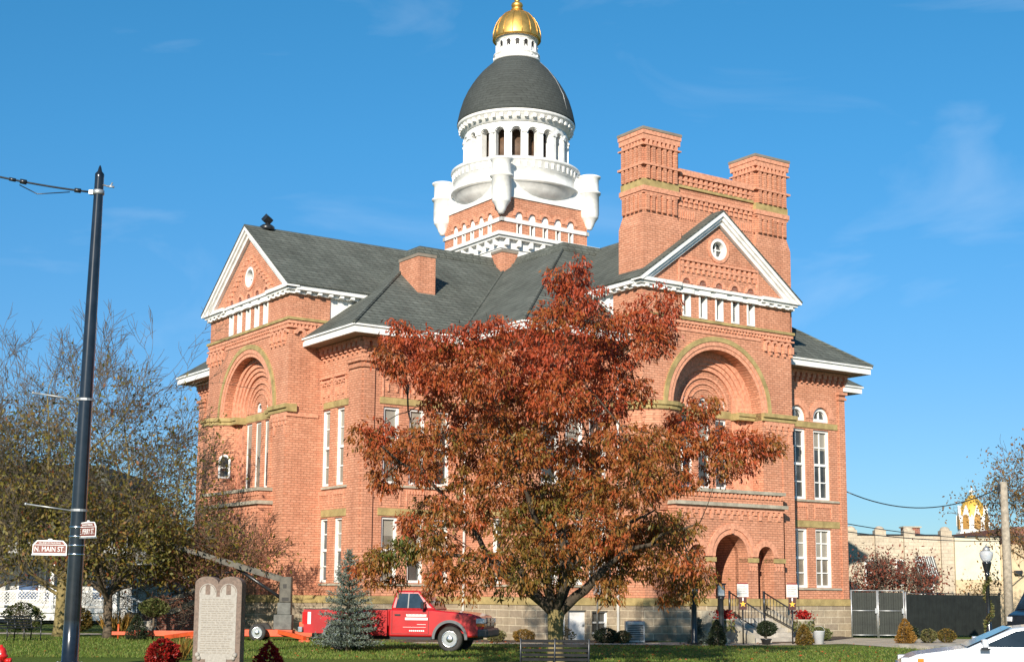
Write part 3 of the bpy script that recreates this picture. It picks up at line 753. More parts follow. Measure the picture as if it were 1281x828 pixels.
# ---- tall chimneys and screen wall over the right pavilion
def big_chimney(uc):
    F = FR(-1.2 + 1.2)                     # o = 1.2 at the front face
    z = [(13.0, .92, .0), (14.9, .92, .0), (15.5, .80, .0), (18.0, .80, .0)]
    m = MB()
    def ringbox(m, z0, z1, hw0, hw1, d0, d1):      # half widths; depth behind front
        vs = []
        for zz, hw, d in ((z0, hw0, d0), (z1, hw1, d1)):
            vs += [F(uc - hw, zz, 1.2 + d), F(uc + hw, zz, 1.2 + d), F(uc + hw, zz, -.2 - d), F(uc - hw, zz, -.2 - d)]
        m.hexa(vs)
    ringbox(m, 11.5, 15.0, .93, .93, .0, .0); ringbox(m, 15.001, 15.5, .93, .80, 0, -.08); ringbox(m, 15.501, 18.0, .80, .80, -.08, -.08)
    c = part('chimney_stack', m, 'brick')
    m = MB()
    # ribs on the four faces, two tiers
    def ribs(z0, z1, proj, k, w):
        for i in range(k):
            u = uc - .80 + (i + .5) * 1.6 / k
            m.fbox(F, u - w, u + w, z0, z1, 1.05, 1.12 + proj)
            m.fbox(F, u - w, u + w, z0, z1, -.12 - proj, -.05)
        kk = k - 1
        for i in range(kk):
            o = 1.12 - (i + .5) * 1.24 / kk
            m.fbox(F, uc - .80 - proj, uc - .75, z0, z1, o - w, o + w); m.fbox(F, uc + .75, uc + .80 + proj, z0, z1, o - w, o + w)
    ribs(16.75, 17.98, .12, 6, .068); ribs(15.55, 16.2, .09, 6, .068)
    part('chimney_ribs', m, 'brick', c)
    m = MB()
    def collar(z0, z1, e, n=None):
        m.fbox(F, uc - .80 - e, uc + .80 + e, z0, z1, -.12 - e, 1.12 + e)
    collar(17.25, 17.33, .14); collar(16.28, 16.46, .1); collar(16.2, 16.279, .06)
    collar(18.22, 18.42, .1); collar(18.0, 18.05, .13)
    for i in range(8):
        u = uc - .82 + (i + .5) * 1.64 / 8; m.fbox(F, u - .05, u + .05, 18.051, 18.219, -.2, 1.22); m.fbox(F, u - .05, u + .05, 16.1, 16.199, 1.0, 1.19)
    for i in range(7):
        o = 1.12 - (i + .5) * 1.24 / 7; m.fbox(F, uc - .88, uc + .88, 18.052, 18.218, o - .05, o + .05)
    collar(18.421, 18.58, .13)
    part('chimney_crown', m, 'brick_mould', c)
    m = MB(); collar(16.47, 16.74, .055); part('chimney_band', m, 'olive', c)
    m = MB(); collar(18.581, 18.68, .15); part('chimney_cap', m, 'soffit', c)
big_chimney(-10.72); big_chimney(-5.05)
F = FR(0); m = MB(); m.fbox(F, -9.915, -5.855, 12.8, 17.2, .1, 1.0); sw = part('screen_wall', m, 'brick')
m = MB(); m.fbox(F, -9.8, -5.97, 17.2, 17.42, .0, 1.13); dentils(m, F, -9.8, -5.97, 17.05, 17.199, 1.0, 1.08, .25, .5); dentils(m, F, -9.8, -5.97, 16.85, 16.99, 1.0, 1.06, .25, .5)
m.fbox(F, -9.8, -5.97, 16.99, 17.04, 1.0, 1.08); m.fbox(F, -9.8, -5.97, 16.35, 16.45, 1.0, 1.1); dentils(m, F, -9.8, -5.97, 16.2, 16.349, 1.0, 1.08, .25, .5); dentils(m, F, -9.8, -5.97, 16.02, 16.16, 1.0, 1.05, .25, .5)
for s in (-9.35, -6.45):
    for q in range(8): m.fbox(F, s - .42 + q * .11, s - .37 + q * .11, 15.55, 15.85, 1.0, 1.04)
part('screen_corbels', m, 'brick_mould', sw)
m = MB(); m.fbox(F, -9.83, -5.94, 16.72, 16.82, .05, 1.07); part('screen_band', m, 'olive', sw)

# ---- tower
TA, TB, TH = -8.34, 11.8, 2.32
T = {'r': FR(TB - TH), 'l': FL(TA - TH), 'b': lambda u, z, o: (u, TB + TH + o, z), 'e': lambda u, z, o: (TA + TH + o, u, z)}
m = MB(); m.box(TA - TH, TA + TH, TB - TH, TB + TH, 15.2, 18.66); tw = part('tower_wall', m, 'brick')
c = MB()
for k in range(-2, 3):
    for key in T:
        u = (TA if key in 'rb' else TB) + k * .70
        c.fbox(T[key], u - .14, u + .14, 16.98, 17.52, -.28, .4); c.prism(T[key], arch_poly(u, .2, 17.6, 17.86, 12), -.25, .4)
cut(tw, c)
for key in T:
    F = T[key]; u0 = TA if key in 'rb' else TB
    for k in range(-2, 3):
        u = u0 + k * .70; f = MB(); s_ = 1
        f.fbox(F, u - .137, u - .085, 16.983, 17.518, -.26, .02); f.fbox(F, u + .085, u + .137, 16.983, 17.518, -.26, .02)
        f.prism(F, arch_poly(u, .195, 17.6, 17.86, 12), -.2, -.05)
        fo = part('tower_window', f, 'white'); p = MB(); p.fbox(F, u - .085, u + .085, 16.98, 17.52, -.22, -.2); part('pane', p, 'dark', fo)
        arch_ring(F, u, 17.86, .2, .34, -.05, .045, 'brick_mould', 12)
    m = MB(); m.fbox(F, u0 - TH - .07, u0 + TH + .07, 17.53, 17.70, -.1, .07); part('tower_sill', m, 'white')
m = MB()
def sq(m, e, z0, z1): m.box(TA - TH - e, TA + TH + e, TB - TH - e, TB + TH + e, z0, z1)
sq(m, .45, 16.80, 16.95); sq(m, .36, 16.70, 16.799); sq(m, .15, 16.3, 16.699); sq(m, .1, 15.5, 16.299)
for key in T:
    F = T[key]; u0 = TA if key in 'rb' else TB
    for i in range(8):
        u = u0 - TH + .1 + i * (2 * TH - .2) / 7; m.fbox(F, u - .08, u + .08, 16.42, 16.699, .14, .34)
part('tower_cornice', m, 'white')
# white skirt, balcony ring with bowls, corner turrets
m = MB(); sq(m, .06, 18.66, 18.76); sq(m, .02, 18.761, 20.12); part('tower_skirt', m, 'white')
m = MB()
prof = [(1.2, 18.62), (2.0, 18.72), (2.45, 18.92), (2.72, 19.18), (2.84, 19.42), (2.95, 19.45), (2.97, 19.53), (2.86, 19.57), (2.82, 19.6), (2.82, 19.98), (2.86, 20.0), (2.86, 20.36), (2.93, 20.40), (2.97, 20.46), (2.95, 20.54), (2.75, 20.55), (2.70, 20.3), (2.3, 20.28)]
m.lathe(TA, TB, prof, 72)
for i in range(56):
    t = 2 * PI * i / 56; cx, cy = TA + 2.83 * math.cos(t), TB + 2.83 * math.sin(t)
    d = Vector((math.cos(t), math.sin(t), 0)); q = Vector((-d.y, d.x, 0))
    w = .055; p0 = Vector((cx, cy, 0))
    m.hexa([p0 - q * w + Vector((0, 0, 20.08)), p0 + q * w + Vector((0, 0, 20.08)), p0 + q * w + d * .05 + Vector((0, 0, 20.08)), p0 - q * w + d * .05 + Vector((0, 0, 20.08)),
            p0 - q * w + Vector((0, 0, 20.35)), p0 + q * w + Vector((0, 0, 20.35)), p0 + q * w + d * .09 + Vector((0, 0, 20.35)), p0 - q * w + d * .09 + Vector((0, 0, 20.35))])
part('balcony', m, 'white')
for sa in (-1, 1):
    for sb in (-1, 1):
        m = MB(); q = TH + .08
        m.lathe(TA + sa * q, TB + sb * q, [(.05, 17.80), (.13, 17.84), (.15, 17.92), (.2, 17.98), (.21, 18.04), (.27, 18.16), (.36, 18.3), (.41, 18.36), (.40, 18.42), (.43, 18.5), (.43, 19.40), (.50, 19.43), (.52, 19.48), (.51, 19.52), (.44, 19.55), (.42, 19.6), (.42, 20.12), (.49, 20.18), (.52, 20.25), (.1, 20.3)], 28)
        part('turret', m, 'white')
# drum with arched openings
DR = 2.36; NA = 20
def arc_wall(m, r0, r1, z0, z1, t0, t1, k=2):
    vs = []
    for i in range(k + 1):
        t = t0 + (t1 - t0) * i / k
        for r, z in ((r0, z0), (r1, z0), (r1, z1), (r0, z1)): vs.append((TA + r * math.cos(t), TB + r * math.sin(t), z))
    fs = [(0, 1, 2, 3), (4 * k, 4 * k + 3, 4 * k + 2, 4 * k + 1)]
    for i in range(k):
        for q in range(4): fs.append((4 * i + q, 4 * i + 4 + q, 4 * i + 4 + (q + 1) % 4, 4 * i + (q + 1) % 4))
    m.add(vs, fs, False)
m = MB(); sm = MB(); PH = 0.03
for i in range(NA):
    tc = PH + 2 * PI * i / NA; hw = .21 / DR; st = PI / NA
    arc_wall(m, DR - .34, DR, 20.3, 22.34, tc + hw, tc + 2 * st - hw)          # pier
    arc_wall(m, DR - .34, DR, 20.3, 20.55, tc - hw, tc + hw)                      # under the opening
    # arch head: columns of small wedges
    nn = 8; zs = 21.83; r = .21
    for k in range(nn):
        t0, t1 = tc - hw + 2 * hw * k / nn, tc - hw + 2 * hw * (k + 1) / nn
        um = (abs(((k + .5) / nn) * 2 - 1)) * r
        arc_wall(m, DR - .34, DR, zs + math.sqrt(max(r * r - um * um, 0)), 22.34, t0, t1, 1)
    # raised arch moulding and pilaster
    for k in range(10):
        a0, a1 = PI * k / 10, PI * (k + 1) / 10
        vs = []
        for a in (a0, a1):
            for rr, dd in ((.23, .0), (.33, .0), (.33, .07), (.23, .07)):
                t = tc + rr * math.cos(a) / DR; R = DR - .01 + dd; vs.append((TA + R * math.cos(t), TB + R * math.sin(t), zs + rr * math.sin(a)))
        sm.add(vs, [(0, 1, 2, 3), (4, 7, 6, 5), (0, 4, 5, 1), (1, 5, 6, 2), (2, 6, 7, 3), (3, 7, 4, 0)])
    arc_wall(sm, DR - .02, DR + .07, 20.35, 21.8, tc + st - .035, tc + st + .035, 1); arc_wall(sm, DR - .02, DR + .11, 21.8, 21.9, tc + st - .05, tc + st + .05, 1)
dr = part('drum', m, 'white'); part('drum_pilasters', sm, 'white', dr)
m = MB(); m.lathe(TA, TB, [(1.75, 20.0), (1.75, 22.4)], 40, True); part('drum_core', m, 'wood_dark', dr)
m = MB(); m.lathe(TA, TB, [(2.2, 22.30), (2.42, 22.32), (2.44, 22.42), (2.5, 22.45), (2.5, 22.60), (2.66, 22.66), (2.70, 22.72), (2.70, 22.82), (2.3, 22.86)], 64)
for i in range(44):
    t = 2 * PI * i / 44; arc_wall(m, 2.42, 2.64, 22.46, 22.62, t - .028, t + .028, 1)
part('drum_cornice', m, 'white')
m = MB(); m.lathe(TA, TB, [(2.72, 22.80), (2.72, 22.86), (2.66, 23.15), (2.60, 23.43), (2.46, 23.9), (2.27, 24.33), (2.08, 24.66), (1.87, 24.97), (1.66, 25.24), (1.45, 25.46), (1.24, 25.66), (1.05, 25.82), (.9, 25.9)], 64); part('dome', m, 'dome')
m = MB(); m.tube([(TA + r * math.cos(-1.15), TB + r * math.sin(-1.15), z + .02) for r, z in ((2.67, 23.15), (2.47, 23.9), (2.09, 24.66), (1.67, 25.24), (1.25, 25.66))], .012, 5); part('lightning_cable', m, 'grey_metal')
# cupola
m = MB(); m.lathe(TA, TB, [(1.0, 25.82), (1.09, 25.84), (1.09, 25.95), (1.04, 25.98), (1.04, 26.1), (1.08, 26.12), (1.08, 26.18), (.98, 26.2), (.92, 26.24), (.90, 26.82), (.97, 26.84), (.97, 26.9), (1.03, 26.93), (1.06, 27.0), (1.05, 27.06), (.8, 27.08)], 48); cu = part('cupola', m, 'white')
m = MB(); sm = MB()
for i in range(14):
    t = 2 * PI * i / 14 + .1; R = .885
    def P3(u, z, o): return (TA + (R + o) * math.cos(t + u / R), TB + (R + o) * math.sin(t + u / R), z)
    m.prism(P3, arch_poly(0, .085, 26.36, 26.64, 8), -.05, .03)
    sm.fbox(P3, .13, .25, 26.26, 26.66, -.02, .09); sm.ring(P3, 0, 26.64, .09, .15, -.02, .06, 0, PI, 8)
    sm.fbox(P3, .13, .22, 25.98, 26.08, .1, .2)
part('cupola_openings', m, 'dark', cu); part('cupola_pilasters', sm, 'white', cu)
GP = [(1.12, 26.92), (1.13, 27.0), (1.10, 27.25), (1.04, 27.5), (.94, 27.75), (.80, 27.98), (.62, 28.17), (.42, 28.3), (.25, 28.36), (.2, 28.42)]
m = MB(); m.lathe(TA, TB, GP, 48); gd = part('gold_dome', m, 'gold')
m = MB()
for i in range(16):
    t = 2 * PI * i / 16; m.tube([(TA + (r + .01) * math.cos(t), TB + (r + .01) * math.sin(t), z) for r, z in GP[1:8]], .018, 5)
part('dome_ribs', m, 'gold', gd)
m = MB(); m.lathe(TA, TB, [(.2, 28.36), (.3, 28.42), (.28, 28.48), (.16, 28.5), (.24, 28.56), (.28, 28.66), (.24, 28.76), (.14, 28.82), (.1, 28.88), (.14, 28.92), (.05, 29.0), (.02, 29.9)], 20); part('finial', m, 'gold')

# floodlight on the left ridge, downspouts, meter pipes, heater box
m = MB(); m.lathe(-20.9, BC - .45, [(.3, 15.85), (.3, 16.0), (.2, 16.08), (.08, 16.1), (.06, 16.2)], 14); fl = part('ridge_floodlight', m, 'black_metal')
m = MB(); b0 = len(m.v); m.box(-.16, .16, -.12, .12, -.15, .15)
rot = Matrix.Rotation(.6, 3, 'X') @ Matrix.Rotation(.5, 3, 'Y')
m.v = [tuple(rot @ Vector(v) + Vector((-20.9, BC - .45, 16.3))) for v in m.v]; part('lamp_head', m, 'black_metal', fl)
def downspout(a, b, z1, mat='white', r=.055):
    m = MB(); m.tube([(a, b, .1), (a, b, z1), (a - .0, b + .0, z1 + .1)], r, 8); part('downspout', m, mat)
downspout(-15.92, 3.95, 10.5); downspout(-11.98, -.12, 10.5)
downspout(-12.9 - .0, -.09, 4.0, 'grey_metal', .03)
m = MB(); m.box(-13.02, -12.78, -.16, -.02, 1.6, 2.6); part('meter_box', m, 'grey_metal')
# ------------------------------------------------------------------ ground, street, walks
def sheet(name, poly, z, mat, thick=0.0):
    m = MB(); n = len(poly)
    if thick: poly_prism(m, poly, z - thick, z)
    else: m.add([(x, y, z) for x, y in poly], [tuple(range(n))])
    return structure(build(name, m, mat, None, bool(thick)))
LAWN = [(-30, 16), (-4, 20.0), (3.5, 29.5), (60, 29.5), (900, 200), (900, 1600), (-900, 1600), (-900, 30)]
def grass_mat():
    m, nt, b = mat_base('lawn_grass'); L = nt.links
    tc = _n(nt, 'ShaderNodeTexCoord')
    a = _n(nt, 'ShaderNodeTexNoise', Scale=0.35, Detail=8, Roughness=0.6); c = _n(nt, 'ShaderNodeTexNoise', Scale=14.0, Detail=6, Roughness=0.7)
    L.new(tc.outputs['Object'], a.inputs['Vector']); L.new(tc.outputs['Object'], c.inputs['Vector'])
    r1 = _n(nt, 'ShaderNodeValToRGB'); e = r1.color_ramp.elements; e[0].position = .35; e[1].position = .62; q = e.new(.74); q.color = (.17, .15, .05, 1)
    e[0].color = (0.085, 0.135, 0.018, 1); e[1].color = (0.125, 0.16, 0.028, 1)
    r2 = _n(nt, 'ShaderNodeValToRGB'); e = r2.color_ramp.elements; e[0].position = .3; e[1].position = .75; e[0].color = (.55, .6, .5, 1); e[1].color = (1.25, 1.2, 1.1, 1)
    L.new(a.outputs['Fac'], r1.inputs['Fac']); L.new(c.outputs['Fac'], r2.inputs['Fac'])
    mx = _n(nt, 'ShaderNodeMixRGB'); mx.blend_type = 'MULTIPLY'; mx.inputs['Fac'].default_value = 1
    L.new(r1.outputs['Color'], mx.inputs['Color1']); L.new(r2.outputs['Color'], mx.inputs['Color2']); L.new(mx.outputs['Color'], b.inputs['Base Color'])
    b.inputs['Roughness'].default_value = .9; b.inputs['Specular IOR Level'].default_value = .15
    bp = _n(nt, 'ShaderNodeBump', Strength=.8, Distance=.06); L.new(c.outputs['Fac'], bp.inputs['Height']); L.new(bp.outputs['Normal'], b.inputs['Normal'])
    return m
M['grass'] = grass_mat()
sheet('lawn', LAWN, 0.0, M['grass'], 0.25)
sheet('street', [(-900, -300), (900, -300), (900, 400), (-900, 400)], -0.25 - .004, pmat('asphalt', (0.055, 0.054, 0.052), 0.9, 0.3, 6, bump=.4))
WALK = [(-3.2, 46.7), (3, 46.9), (6.8, 47.1), (9.4, 47.9), (11.4, 49.6), (12.0, 47.5), (12.7, 44.2), (14.6, 47), (17.5, 51.0), (25, 53.5), (25, 56.0), (14.2, 56.6), (12.6, 57.2), (9.5, 52), (4.9, 49.5), (0.2, 48.3), (-3, 48.4)]
sheet('pavement', WALK, 0.006, pmat('worn_concrete_walk', (0.42, 0.36, 0.27), 0.9, 0.28, 1.4, bump=.3))
sheet('kerb', [(12.35, 46.2), (12.9, 44.3), (14.7, 46.9), (17.5, 50.8), (24, 53.2), (24, 53.45), (17.4, 51.05), (14.5, 47.2), (12.85, 44.9), (12.5, 46.3)], 0.12, M['concrete'], .12)
sheet('planting_bed', [(-5.6, 48.4), (-4.9, 47.5), (0, 48.0), (4.4, 49.0), (5.2, 51), (0, 50), (-5, 51)], 0.03, pmat('bark_mulch', (0.07, 0.045, 0.03), 0.95, 0.5, 8, bump=.8), .03)
sheet('planting_bed', [(9.0, 49.9), (10.4, 50.3), (13.4, 56.6), (13.2, 58), (12, 57), (9.4, 52.5)], 0.03, bpy.data.materials['bark_mulch'], .03)
sheet('path', [(-40, 56.3), (-14.5, 54.6), (-13.6, 53.2), (-15, 53.0), (-40, 54.2)], 0.006, M['concrete'])

# ------------------------------------------------------------------ buildings beyond the right-hand corner
def houses():
    fb = FR  # unused
    G = lambda u, z, o: (u, 80.0 - o, z)
    # stone commercial building with parapet piers
    t = thing('stone_building', 'long tan stone building with parapet piers and a striped window awning behind the fence', 'building', (21, 80, 0))
    G = lambda u, z, o: (u - 21, -o, z)
    m = MB(); m.box(15 - 21, 24.6 - 21, 0, 14, -.1, 4.95); w = build('wall', m, brick_mat('coursed_tan_stone', (.58, .50, .39), (.50, .43, .33), (.43, .37, .29), .55, .2, .015, blotch=.3), t)
    c = MB()
    wins = [(17.3, .42, 2.2, 3.65), (20.1, .5, 2.2, 3.65), (22.9, .55, 1.7, 3.85)]
    for u, hw, z0, z1 in wins + [(21.7, .4, 2.2, 3.65)]: c.fbox(G, u - hw, u + hw, z0, z1, -.25, .5)
    cut(w, c)
    for u, hw, z0, z1 in wins + [(21.7, .4, 2.2, 3.65)]:
        f = MB(); k = .1
        f.fbox(G, u - hw, u - hw + k, z0, z1, -.15, .03); f.fbox(G, u + hw - k, u + hw, z0, z1, -.15, .03); f.fbox(G, u - hw + k, u + hw - k, z1 - k, z1, -.15, .03); f.fbox(G, u - hw + k, u + hw - k, z0, z0 + k, -.15, .03); f.fbox(G, u - hw + k, u + hw - k, (z0 + z1) / 2 - .04, (z0 + z1) / 2 + .04, -.14, .0)
        fo = build('window', f, M['white_old'], t); p = MB(); p.fbox(G, u - hw + .05, u + hw - .05, z0 + .05, z1 - .05, -.13, -.11); build('pane', p, M['glass'], fo)
    def awn_mat():
        mm, nt, b = mat_base('striped_awning'); tc = _n(nt, 'ShaderNodeTexCoord'); wv = nt.nodes.new('ShaderNodeTexWave'); wv.inputs['Scale'].default_value = 2.6
        rp = _n(nt, 'ShaderNodeValToRGB'); rp.color_ramp.elements[0].position = .45; rp.color_ramp.elements[1].position = .55; rp.color_ramp.elements[0].color = (.05, .055, .055, 1); rp.color_ramp.elements[1].color = (.55, .55, .52, 1)
        nt.links.new(tc.outputs['Object'], wv.inputs['Vector']); nt.links.new(wv.outputs['Fac'], rp.inputs['Fac']); nt.links.new(rp.outputs['Color'], b.inputs['Base Color']); return mm
    a = MB(); a.add([(22.35 - 21, -.02, 3.85), (23.45 - 21, -.02, 3.85), (23.45 - 21, -1.0, 2.75), (22.35 - 21, -1.0, 2.75), (22.35 - 21, -.02, 3.80), (23.45 - 21, -.02, 3.80), (23.45 - 21, -.97, 2.73), (22.35 - 21, -.97, 2.73)], [(0, 1, 2, 3), (7, 6, 5, 4), (0, 4, 5, 1), (1, 5, 6, 2), (2, 6, 7, 3), (3, 7, 4, 0)])
    build('awning', a, awn_mat(), t)
    a = MB(); a.box(22.75 - 21, 23.25 - 21, -.35, -.02, 2.0, 2.35); build('air_conditioner', a, M['white_old'], t)
    for x in (18.9, 20.5, 22.1, 24.15):
        m = MB(); m.box(x - .3 - 21, x + .3 - 21, -.2, .4, -.1, 5.25); m.sphere((x - 21, .1, 5.25), .3, 10, 6, .8); build('parapet_pier', m, bpy.data.materials['coursed_tan_stone'], t)
    m = MB(); m.box(15 - 21, 24.6 - 21, -.04, .3, 4.96, 5.04); build('parapet_coping', m, M['black_metal'], t)
    m = MB(); m.box(22.7 - 21, 23.6 - 21, 3, 3.8, 4.6, 5.55); ch = build('chimney', m, M['brick_dark'], t)
    m = MB(); m.box(22.62 - 21, 23.68 - 21, 2.92, 3.88, 5.551, 5.63); build('chimney_cap', m, M['limestone'], ch)
    # cream painted building
    t = thing('painted_building', 'plain cream and tan painted building wall behind the globe street lamp', 'building', (26, 80, 0))
    m = MB(); m.box(24.62 - 26, 27.1 - 26, -.1, 12, 2.55, 4.9); build('upper_wall', m, M['cream'], t)
    m = MB(); m.box(24.62 - 26, 27.1 - 26, -.09, 12, -.1, 2.549); build('lower_wall', m, M['tan'], t)
    m = MB(); m.box(27.12 - 26, 28.6 - 26, .4, 12, -.1, 4.55); build('side_wing', m, M['tan'], t)
    m = MB(); m.box(24.6 - 26, 28.65 - 26, -.14, .3, 4.901, 4.98); m.box(28.0 - 26, 28.4 - 26, .1, .39, 2.9, 3.1); build('roof_edge', m, M['black_metal'], t)
    # red brick building at the far right
    t = thing('brick_building', 'red brick building with white windows partly out of frame at the far right', 'building', (34, 84, 0))
    m = MB(); m.box(-4.7, 8, 0, 12, -.1, 5.7); build('wall', m, M['brick_dark'], t)
    for k, z in enumerate((2.6, 4.2)):
        f = MB(); f.box(-2.9, -1.9, -.06, .0, z, z + 1.1); fo = build('window', f, M['white'], t); p = MB(); p.box(-2.8, -2.0, -.075, -.061, z + .1, z + 1.0); build('pane', p, M['glass'], fo)
    # church steeple
    t = thing('church_steeple', 'small white church steeple with a gold bell roof above the far rooftops', 'steeple', (35.35, 110, 0))
    m = MB(); m.lathe(0, 0, [(1.2, 0), (1.2, 6.3), (1.26, 6.35), (1.26, 6.5), (1.15, 6.52), (1.12, 7.55), (1.2, 7.6), (1.2, 7.68), (1.0, 7.7)], 8, False, PI / 8); build('tower', m, M['white'], t)
    m = MB(); m.lathe(0, 0, [(1.08, 7.5), (1.02, 7.9), (.92, 8.3), (.74, 8.7), (.5, 9.0), (.28, 9.2), (.3, 9.3), (.1, 9.35)], 16); build('gold_roof', m, pmat('gilded_roof', (.72, .43, .07), .5, .12, 3, metal=.3), t)
    m = MB(); m.lathe(0, 0, [(.05, 9.3), (.05, 9.95), (.01, 10.0)], 8); m.box(-.2, .2, -.03, .03, 9.6, 9.7); build('cross', m, M['white'], t)
    for i in range(8):
        an = PI / 4 * i + PI / 8 * 0; R = 1.06
        q = Vector((-math.sin(an), math.cos(an), 0)); d = Vector((math.cos(an), math.sin(an), 0))
        P3 = lambda u, z, o: tuple(q * u + d * (R + o) + Vector((0, 0, z)))
        m = MB(); m.prism(P3, [(-.34, 7.45), (.34, 7.45), (.0, 8.55)], -.15, .06); m.bar(P3(-.42, 7.0, .03), P3(-.42, 7.8, .03), .1); build('gable', m, M['white'], t)
        m = MB(); m.prism(P3, arch_poly(0, .24, 6.75, 7.6, 8), -.1, .075); build('louvre', m, pmat('ochre_louvre', (.42, .22, .05), .6, .4, 12), t)
houses()

# ------------------------------------------------------------------ buildings on the left
def left_houses():
    t = thing('porch_house', 'white house with blue porch windows and lattice railing at the left edge', 'house', (-24, 68, 0))
    m = MB(); m.box(-16, 5.6, 2.4, 10, 0, 4.4); build('wall', m, pmat('pale_siding', (.42, .42, .4), .7, .15, 2), t)
    m = MB(); m.prism(lambda u, z, o: (u, o, z), [(-16.6, 4.3), (6.2, 4.3), (4, 7.6), (-14, 7.6)], 1.5, 11); build('roof', m, M['shingle'], t)
    m = MB(); m.box(-16, 5.6, .0, 2.4, .55, .75); m.box(-16, 5.6, 0.1, 2.3, .2, .549); build('porch_floor', m, M['white_old'], t)
    m = MB(); m.box(-16.3, 5.9, -.4, 2.39, 3.0, 3.3); build('porch_roof', m, M['shingle'], t)
    for x in (-3.8, -1.0, 2.45, 5.45):
        m = MB(); m.box(x - .09, x + .09, .05, .23, .751, 2.999); m.box(x - .13, x + .13, .01, .27, .751, .95); build('porch_post', m, M['white'], t)
    def lattice(x0, x1, z0, z1):
        m = MB(); m.box(x0, x1, .1, .18, z1, z1 + .09); m.box(x0, x1, .1, .18, z0 - .06, z0)
        h = z1 - z0; n = int((x1 - x0) / .16)
        for i in range(-int(h / .16) - 1, n):
            for s in (0, 1):
                xa = x0 + i * .16; xb = xa + h; za, zb = z0, z1
                if xa < x0: za += x0 - xa; xa = x0
                if xb > x1: zb -= xb - x1; xb = x1
                if xb - xa < .05: continue
                if s: xa, xb = x0 + x1 - xa, x0 + x1 - xb
                m.bar((xa, .125 + .03 * s, za), (xb, .125 + .03 * s, zb), .05, .02)
        build('porch_railing', m, M['white'], t)
    lattice(-.9, 2.35, .95, 1.5); lattice(2.55, 5.35, .95, 1.5); lattice(-3.7, -1.1, .95, 1.5)
    for x in (-2.6, .6, 1.9, 4.2):
        f = MB(); f.box(x - .55, x + .55, 2.33, 2.399, 1.1, 2.7); fo = build('window', f, M['white'], t); p = MB(); p.box(x - .47, x + .47, 2.31, 2.329, 1.18, 2.62); build('pane', p, glass_mat('blue_glass', (.06, .10, .2)), fo)
    m = MB()
    for k in range(4): m.box(5.7 + k * .3, 6.0 + k * .3, .2, 1.6, 0, .72 - .18 * k)
    build('steps', m, M['white_old'], t)
    m = MB(); m.bar((5.65, .1, 1.55), (7.1, .1, .85), .07); m.bar((5.65, .1, .95), (7.1, .1, .2), .06); m.box(7.05, 7.15, .05, .15, 0, .95)
    for k in range(6): m.box(5.8 + k * .22, 5.83 + k * .22, .08, .12, .85 - k * .1, 1.5 - k * .1)
    build('stair_railing', m, M['white'], t)
    t = thing('white_gable_house', 'small white gabled house with a brick-red roof seen between tree and stairs', 'house', (-23.3, 88, 0))
    m = MB(); m.prism(lambda u, z, o: (u, o, z), [(-1.2, 0), (3.6, 0), (3.6, 1.25), (-.3, 3.3), (-1.2, 2.9)], 0, 8); build('wall', m, M['white'], t)
    m = MB(); m.prism(lambda u, z, o: (u, o, z), [(-.35, 3.45), (4.0, 1.2), (4.0, 1.1), (-.35, 3.3)], -.3, 8.3); build('roof', m, pmat('red_roof', (.30, .075, .03), .8, .3, 3), t)
    m = MB(); m.box(-.6, .1, -.02, .0, .7, 1.5); build('window', m, M['glass'], t)
    t = thing('orange_brick_house', 'orange brick house end wall seen left of the small white gable', 'house', (-24.5, 92, 0))
    m = MB(); m.box(-3.5, 1.0, 0, 9, 0, 3.4); build('wall', m, pmat('orange_brick', (.5, .2, .09), .85, .25, 6), t)
    m = MB(); m.prism(lambda u, z, o: (u, o, z), [(-4, 3.4), (1.4, 3.4), (-1.3, 5.4)], -.3, 9.3); build('roof', m, M['shingle'], t)
left_houses()

# ------------------------------------------------------------------ side stairs of the left pavilion (brick, stone copings, handrails)
def stairs_left():
    t = thing('side_stairs', 'brick stair with sloping stone copings climbing to the left entrance', 'stairs', (-12.9, 53.6, 0), 0.12)
    def side(y, x0, x1, z0, z1, nm):
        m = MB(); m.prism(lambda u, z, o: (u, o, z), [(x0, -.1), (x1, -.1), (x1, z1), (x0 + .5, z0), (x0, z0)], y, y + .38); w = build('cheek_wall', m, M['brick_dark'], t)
        m = MB(); m.prism(lambda u, z, o: (u, o, z), [(x0 - .06, z0 + .003), (x0 + .52, z0 + .003), (x1, z1 + .003), (x1, z1 + .2), (x0 + .46, z0 + .17), (x0 - .06, z0 + .17)], y - .07, y + .45); build('coping', m, M['limestone'], w)
    side(-.2, -.1, 2.4, .75, 1.55, 'a'); side(1.9, -1.5, 1.5, .6, 1.75, 'b')
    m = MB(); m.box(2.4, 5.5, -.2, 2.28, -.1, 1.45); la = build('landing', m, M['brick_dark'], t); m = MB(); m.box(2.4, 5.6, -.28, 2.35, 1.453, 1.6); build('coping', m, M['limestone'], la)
    m = MB(); m.box(-1.1, -.12, -.2, .3, -.1, .5); build('cheek_block', m, M['concrete'], t)
    m = MB()
    for k in range(8): m.box(-1.2 + k * .36, 2.4, .2, 1.88, -.1 if k == 0 else .18 * k, .18 * (k + 1))
    build('steps', m, M['concrete'], t)
    for y in (.3, 1.5):
        m = MB(); m.tube([(-.9, y, .95), (2.3, y, 2.3), (3.6, y, 2.35)], .028, 6); m.tube([(-.8, y, .1), (-.8, y, 1.0)], .025, 6); m.tube([(.8, y, .9), (.8, y, 1.67)], .025, 6); m.tube([(2.3, y, 1.4), (2.3, y, 2.3)], .025, 6); build('handrail', m, M['black_metal'], t)
stairs_left()

